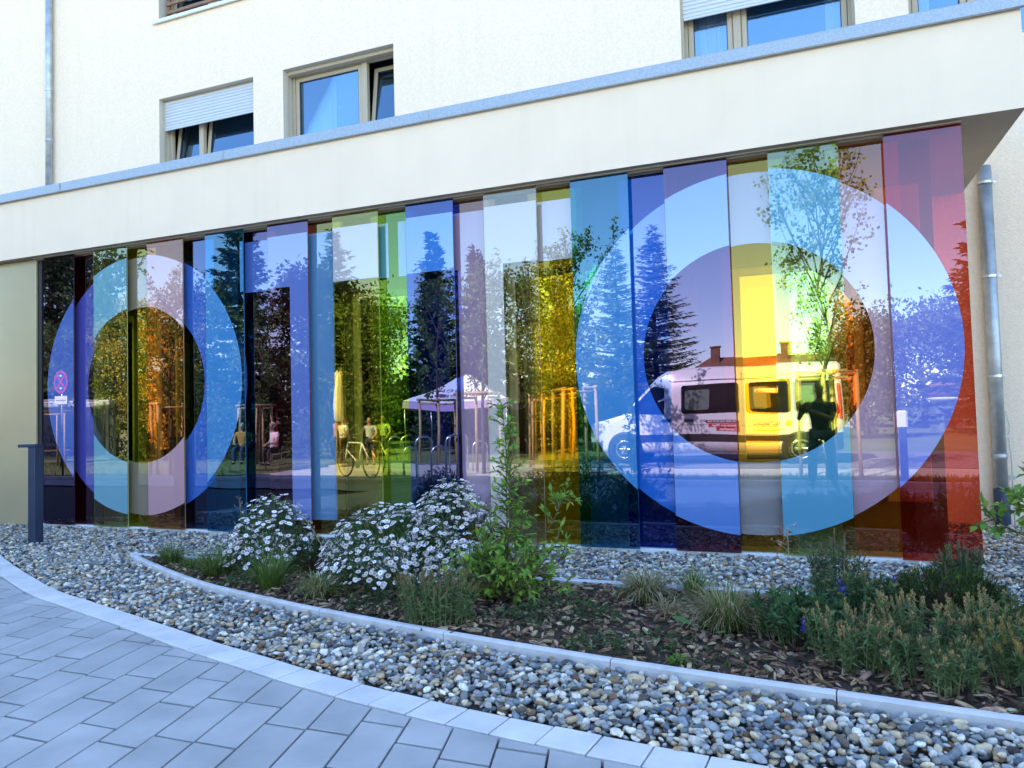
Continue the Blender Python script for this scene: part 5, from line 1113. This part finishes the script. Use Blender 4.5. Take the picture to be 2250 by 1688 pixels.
MB().add([(.06, -.03, .945), (.06, .03, .945), (.32, .085, .95), (.32, -.085, .95), (.06, -.02, .92), (.06, .02, .92), (.32, .07, .915), (.32, -.07, .915)], [(0, 1, 2, 3), (7, 6, 5, 4), (0, 4, 5, 1), (1, 5, 6, 2), (2, 6, 7, 3), (3, 7, 4, 0)]).build('saddle', M['black_plastic'], bi); MB().lathe([(.09, -.008), (.09, .008)], 18, 'y', (.02, .03, .30)).build('chainring', M['steel'], bi)
for k, (x, y, hh) in enumerate([(-9.2, -8.9, .95), (-8.75, -8.9, .70), (-8.35, -8.9, .95), (-7.95, -8.9, .70), (-7.55, -8.9, .95), (-8.15, -10.3, .95), (-7.6, -10.3, .75)]):
    rk = empty('bicycle_rack', (x, y, G0), R(-38), ['leftmost tall', 'low second', 'tall third', 'low fourth', 'rightmost tall', 'rear tall', 'rear low'][k] + ' steel loop of the reflected bicycle racks', 'bicycle rack', 'steel loop bicycle racks'); pts = [(-.19, 0, 0), (-.19, 0, hh - .19)] + [(-.19 * math.cos(a), 0, hh - .19 + .19 * math.sin(a)) for a in np.linspace(.2, math.pi - .2, 9)] + [(.19, 0, hh - .19), (.19, 0, 0)]
    MB().tube(pts, .022, 8).build('loop', M['steel'], rk, True); MB().tube([(-.18, 0, .3), (.18, 0, .3)], .014, 6).build('cross_bar', M['steel'], rk)
sg = empty('no_stopping_sign', (-18.6, -7.55, G0), R(6), 'round no stopping sign on a post with a white plate, reflected at left', 'road sign')
MB().tube([(0, 0, 0), (0, 0, 2.92)], .028, 10).build('post', M['steel'], sg, True); ds = MB().lathe([(.32, -.004), (.32, .004)], 36, 'y', (0, .036, 2.58)).build('disc', M['blue_sign'], sg)
b = MB(); v = []
for k in range(40): a = 2 * math.pi * k / 40; v += [(.25 * math.cos(a), 0, .25 * math.sin(a)), (.305 * math.cos(a), 0, .305 * math.sin(a))]
b.add(v, [(2 * k, 2 * k + 1, (2 * k + 3) % 80, (2 * k + 2) % 80) for k in range(40)]); b.build('ring', M['red'], ds).location = (0, .0425, 2.58)
for s_ in (-1, 1): o = MB().box(-.03, .03, 0, .0012, -.26, .26).build('diagonal_bar', M['red'], ds); o.location = (0, .042 + .001 * s_, 2.58); o.rotation_euler = (0, R(45 * s_), 0)
for s_ in (-1, 1): o = MB().add([(-.08, 0, -.015), (.0, 0, -.015), (.0, 0, -.045), (.07, 0, 0), (0, 0, .045), (0, 0, .015), (-.08, 0, .015)], [(0, 1, 2, 3, 4, 5, 6)]).build('arrow', M['white'], ds); o.location = (0, .0445, 2.58 + s_ * .17); o.scale = (s_, 1, 1)
pt = MB().cbox(-.28, .28, .03, .04, 1.98, 2.20, .004).build('plate', M['white'], sg); text('ausgenommen', .075, M['grey_ink'], pt, (0, .0425, 2.09), (R(90), 0, R(180)))
lb = empty('light_bollard', (1.62, -8.2, G0), 0, 'white headed light bollard reflected in the red panel', 'bollard'); MB().cbox(-.06, .06, -.05, .05, 0, .95, .006).build('post', M['bollard'], lb); MB().cbox(-.085, .085, -.07, .07, .951, 1.27, .03).build('lamp_head', M['white'], lb)
shl = empty('bus_shelter', (-26.3, -13.6, G0), R(-40), 'small glazed shelter with pale roof reflected behind the sign', 'shelter'); MB().cbox(-1.6, 1.6, -.8, .8, 2.1, 2.32, .03).build('roof', M['white'], shl)
for sx in (-1.5, 1.5):
    for sy in (-.7, .7): MB().box(sx - .04, sx + .04, sy - .04, sy + .04, 0, 2.1).build('post', M['steel'], shl)
MB().box(-1.45, 1.45, -.71, -.69, .1, 2.0).build('pane', M['pane'], shl); MB().cbox(-1.2, 1.2, -.55, -.15, .42, .48, .01).build('bench', M['wood'], shl)
lw_ = empty('low_building', (-33, -21, G0), R(-25), 'low dark flat building reflected inside the left letter O', 'building'); MB().box(-5, 5, -2, 2, 0, 2.5).build('wall', pm('dark_boarding', (.06, .05, .05), .8), lw_); MB().cbox(-5.2, 5.2, -2.2, 2.2, 2.502, 2.7, .03).build('roof', M['soffit'], lw_); MB().box(1, 2, 1.99, 2.03, .0, 2.1).build('door', M['soffit'], lw_)
hs = empty('house', (-2.6, -47, G0), 0, 'low house with brown hipped roof reflected behind the van', 'house'); MB().box(-6.5, 6.5, -4, 4, 0, 2.4).build('wall', M['housewall'], hs)
rf = MB().add([(-7, -4.5, 2.402), (7, -4.5, 2.402), (7, 4.5, 2.402), (-7, 4.5, 2.402), (-3.4, 0, 4.95), (6.2, 0, 4.95)], [(0, 1, 5, 4), (1, 2, 5), (2, 3, 4, 5), (3, 0, 4), (3, 2, 1, 0)]).build('roof', M['rooftile'], hs)
for x in (-2.9, 1.6): MB().cbox(x - .35, x + .35, .2, .8, 4.2, 5.6, .03).cbox(x - .42, x + .42, .13, .87, 5.602, 5.72, .02).build('chimney', M['rooftile'], rf)
for x in (-4.5, -1.5, 1.5, 4.5):
    wd = MB().box(x - .5, x + .5, 4.0, 4.05, .9, 2.0).build('window', M['sillw'], hs); MB().box(x - .43, x + .43, 4.045, 4.06, .97, 1.93).build('pane', M['vglass'], wd)
ov = empty('garden_oven', (6.6, -35, G0), 0, 'small white round roofed garden oven reflected at the field edge', 'oven'); MB().lathe([(.8, 0), (.78, 1.5), (.95, 1.55), (.95, 1.7)], 18).build('drum', M['white'], ov, True); MB().lathe([(1.0, 1.7), (.9, 2.2), (.5, 2.55), (.02, 2.65)], 18).build('roof', M['rooftile'], ov, True); MB().box(-.3, .3, .74, .8, .1, .9).build('opening', M['frame_dk'], ov)
